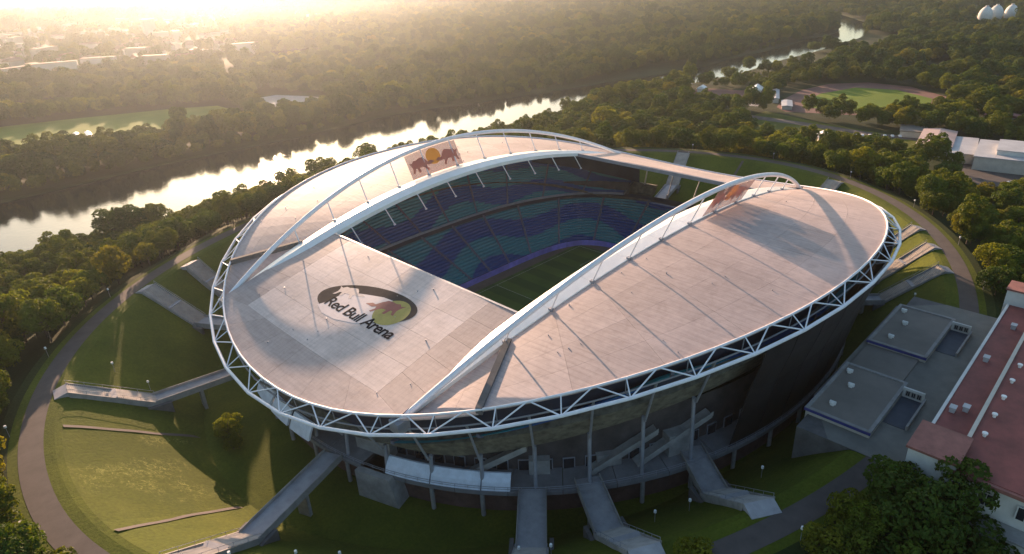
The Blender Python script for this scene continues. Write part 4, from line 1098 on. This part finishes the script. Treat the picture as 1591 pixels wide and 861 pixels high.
# the big trees and shrubs before the main building and by the square
special = [(-50, -131, 15, ('round', 'leaf_dark'), .98), (-45, -127, 17, ('round', 'leaf_mid'), .75), (-41, -136, 13, ('tall', 'leaf_dark'), .85), (-56, -136, 10, ('spread', 'leaf_mid'), .95), (-48, -141, 9, ('round', 'leaf_dark'), 1.0), (-60, -142, 4, ('round', 'leaf_dark'), 1.0), (-52, -146, 7, ('tall', 'leaf_mid'), .8), (-67, -134, 11, ('spread', 'leaf_mid'), .8),
           (-55.5, -122.5, 19.3, ('bush', 'leaf_light'), 1.0), (-57, -125, 19, ('airy', 'leaf_light'), .6), (-54, -125.5, 19, ('airy', 'leaf_light'), .55), (-65, -121.5, 19.5, ('bush', 'leaf_light'), .9), (-62, -125, 18.5, ('bush', 'leaf_mid'), 1.0), (-68, -124.5, 18.5, ('bush', 'leaf_mid'), 1.05), (-61, -129, 16, ('bush', 'leaf_dark') if ('bush', 'leaf_dark') in PROT else ('bush', 'leaf_mid'), 1.2), (-72, -127, 17, ('bush', 'leaf_mid'), .8),
           (-81.5, -105.5, 17.6, ('bush', 'leaf_light'), .95), (-83.5, -107, 18.4, ('bush', 'leaf_light'), .75), (-116, 19, .3, ('airy', 'leaf_light'), .66), (-117, 15.5, .3, ('bush', 'leaf_light'), .6), (-117, 23, .3, ('bush', 'leaf_light'), .5),
           (-149, 91, 17.5, ('round', 'leaf_mid'), 0.94), (-163, 53, 18, ('round', 'leaf_mid'), 0.84), (-164, 44, 17.5, ('spread', 'leaf_mid'), 0.81), (-166, 36, 18, ('round', 'leaf_mid'), 0.74), (-168, 24, 17.5, ('round', 'leaf_dark'), 0.81), (-170, 14, 17, ('spread', 'leaf_mid'), 0.81), (-169, 3, 17.5, ('round', 'leaf_dark'), 0.84), (-169, -6, 17.5, ('bush', 'leaf_mid'), 1.49), (-167, -13, 17.8, ('bush', 'leaf_light'), 1.22), (-163, -22, 18, ('bush', 'leaf_mid'), 1.22),
           (-89, 208, 0, ('round', 'leaf_dark'), 1.15), (-82, 206, 0, ('round', 'leaf_dark'), 1.0), (-70, 208, 0, ('round', 'leaf_mid'), .95), (-110, 212, 0, ('round', 'leaf_mid'), .75), (-103, 214, 0, ('tall', 'leaf_dark'), .5), (210, 143, 0, ('round', 'leaf_light') if ('round', 'leaf_light') in PROT else ('airy', 'leaf_light'), 1.3), (181, 138, 2, ('airy', 'leaf_light'), 1.2), (203, 140, 0, ('airy', 'leaf_light'), 1.2)]
nI = 0
for x, y, z, key, sc in special:
    w_ = 'at the foot of the stadium wall' if z < 1 else (('before the white end wall of the red roofed building' if y < -128 and x > -62 else 'beside the small square on the crest') if y < -100 else ('on the outer side of the ring path' if x < -140 else 'along the near river bank'))
    tree(x, y, z, key, sc, rt.uniform(0, 6.28), w_); nI += 1
MAXI = 285
for it in indiv[:MAXI-nI]: tree(*it)
far += [(x, y, z, key, sc, rz) for x, y, z, key, sc, rz, w_ in indiv[MAXI-nI:]]
def dens_far(x, y):
    d = math.hypot(x-CAM.x, y-CAM.y); a = math.degrees(math.atan2(y-CAM.y, x-CAM.x))
    if a > 66 and 1150 < d < 2500: return .06+.32*patchy(x*.8, y*.8)
    if a > 60 and d >= 2500: return .2+.4*patchy(x*.5, y*.5)
    if d > 2600: return .45+.5*patchy(x*.4, y*.4)
    return (.97 if patchy(x*1.3+40, y*1.3) > .16 else .45) if y > 330 else .9
far_b = []
for x, y, d in scatter(-420, 560, 330, 700, 9.5, dens_far): far_b.append((x, y, d))
for x, y, d in scatter(560, 1150, -260, 700, 11, dens_far): far_b.append((x, y, d))
for x, y, d in scatter(-400, 1150, 700, 1500, 13, dens_far): far_b.append((x, y, d))
for x, y, d in scatter(1150, 2400, -500, 1500, 15, dens_far): far_b.append((x, y, d))
for x, y, d in scatter(-400, 2400, 1500, 3000, 18, dens_far): far_b.append((x, y, d))
for x, y, d in scatter(2400, 5200, -800, 5200, 34, dens_far): far_b.append((x, y, d))
for x, y, d in scatter(-400, 2400, 3000, 5600, 34, dens_far): far_b.append((x, y, d))
for x, y, d in far_b:
    k = 1.0 if d < 1200 else (1.12 if d < 2500 else 1.9)
    if x < 1100 and shore_far(x)+bend(x) < y < shore_far(x)+bend(x)+16: k *= .62
    far.append((x, y, 0, pick(x, y, False), rt.uniform(.7, 1.15)*(.62+.62*patchy(x*2.3+9, y*2.3))*k, rt.uniform(0, 6.28)))
bykey = {}
for f_ in far: bykey.setdefault(f_[3], []).append(f_)
def forest(key, items):
    me = bpy.data.meshes.new('forest'); n = len(items)
    me.vertices.add(n); me.vertices.foreach_set('co', np.array([[i[0], i[1], i[2]] for i in items], 'f').ravel())
    a = me.attributes.new('size', 'FLOAT', 'POINT'); a.data.foreach_set('value', np.array([i[4] for i in items], 'f'))
    a = me.attributes.new('turn', 'FLOAT', 'POINT'); a.data.foreach_set('value', np.array([i[5] for i in items], 'f'))
    o = link(bpy.data.objects.new('forest', me)); tag(o, 'mass of %s %s trees in the woods' % (WORDS[key[0]], COLW[key[1]]), 'forest', kind='stuff')
    ng = bpy.data.node_groups.new('plant', 'GeometryNodeTree'); ng.interface.new_socket('Geometry', in_out='INPUT', socket_type='NodeSocketGeometry'); ng.interface.new_socket('Geometry', in_out='OUTPUT', socket_type='NodeSocketGeometry')
    nn, ll = ng.nodes, ng.links
    gi, go = nn.new('NodeGroupInput'), nn.new('NodeGroupOutput'); ip = nn.new('GeometryNodeInstanceOnPoints'); oi = nn.new('GeometryNodeObjectInfo'); oi.inputs[0].default_value = CROWN_OBJ[key]
    oi.inputs['As Instance'].default_value = True
    s_ = nn.new('GeometryNodeInputNamedAttribute'); s_.data_type = 'FLOAT'; s_.inputs[0].default_value = 'size'
    t_ = nn.new('GeometryNodeInputNamedAttribute'); t_.data_type = 'FLOAT'; t_.inputs[0].default_value = 'turn'
    cx = nn.new('ShaderNodeCombineXYZ'); ll.new(t_.outputs[0], cx.inputs[2]); er = nn.new('FunctionNodeEulerToRotation'); ll.new(cx.outputs[0], er.inputs[0])
    ll.new(gi.outputs[0], ip.inputs['Points']); ll.new(oi.outputs['Geometry'], ip.inputs['Instance']); ll.new(er.outputs[0], ip.inputs['Rotation']); ll.new(s_.outputs[0], ip.inputs['Scale']); ll.new(ip.outputs[0], go.inputs[0])
    md = o.modifiers.new('plant', 'NODES'); md.node_group = ng
for key, items in bykey.items():
    if key not in CROWN_OBJ:
        x, y, z, k_, sc, rz = items.pop(0); tree(x, y, z, key, sc, rz, 'at the edge of the woods')
    forest(key, items)
print('trees individual', nI, 'far', len(far))

# ---------------------------------------------------------------- haze
mb = MB(); mb.box(-4500, 9500, -6500, 11500, -5, 125)
hz_ = mb.build('haze', None); tag(hz_, kind='stuff'); hz_['label'] = 'warm evening haze over the whole landscape'
m = bpy.data.materials.new('haze'); m.use_nodes = True; t = m.node_tree; t.nodes.remove(t.nodes['Principled BSDF'])
pv = N(t, 'ShaderNodeVolumePrincipled'); pv.inputs['Color'].default_value = (.80, .90, 1.0, 1); pv.inputs['Density'].default_value = .00006; pv.inputs['Anisotropy'].default_value = .76
t.links.new(pv.outputs[0], t.nodes['Material Output'].inputs['Volume']); hz_.data.materials.append(m)
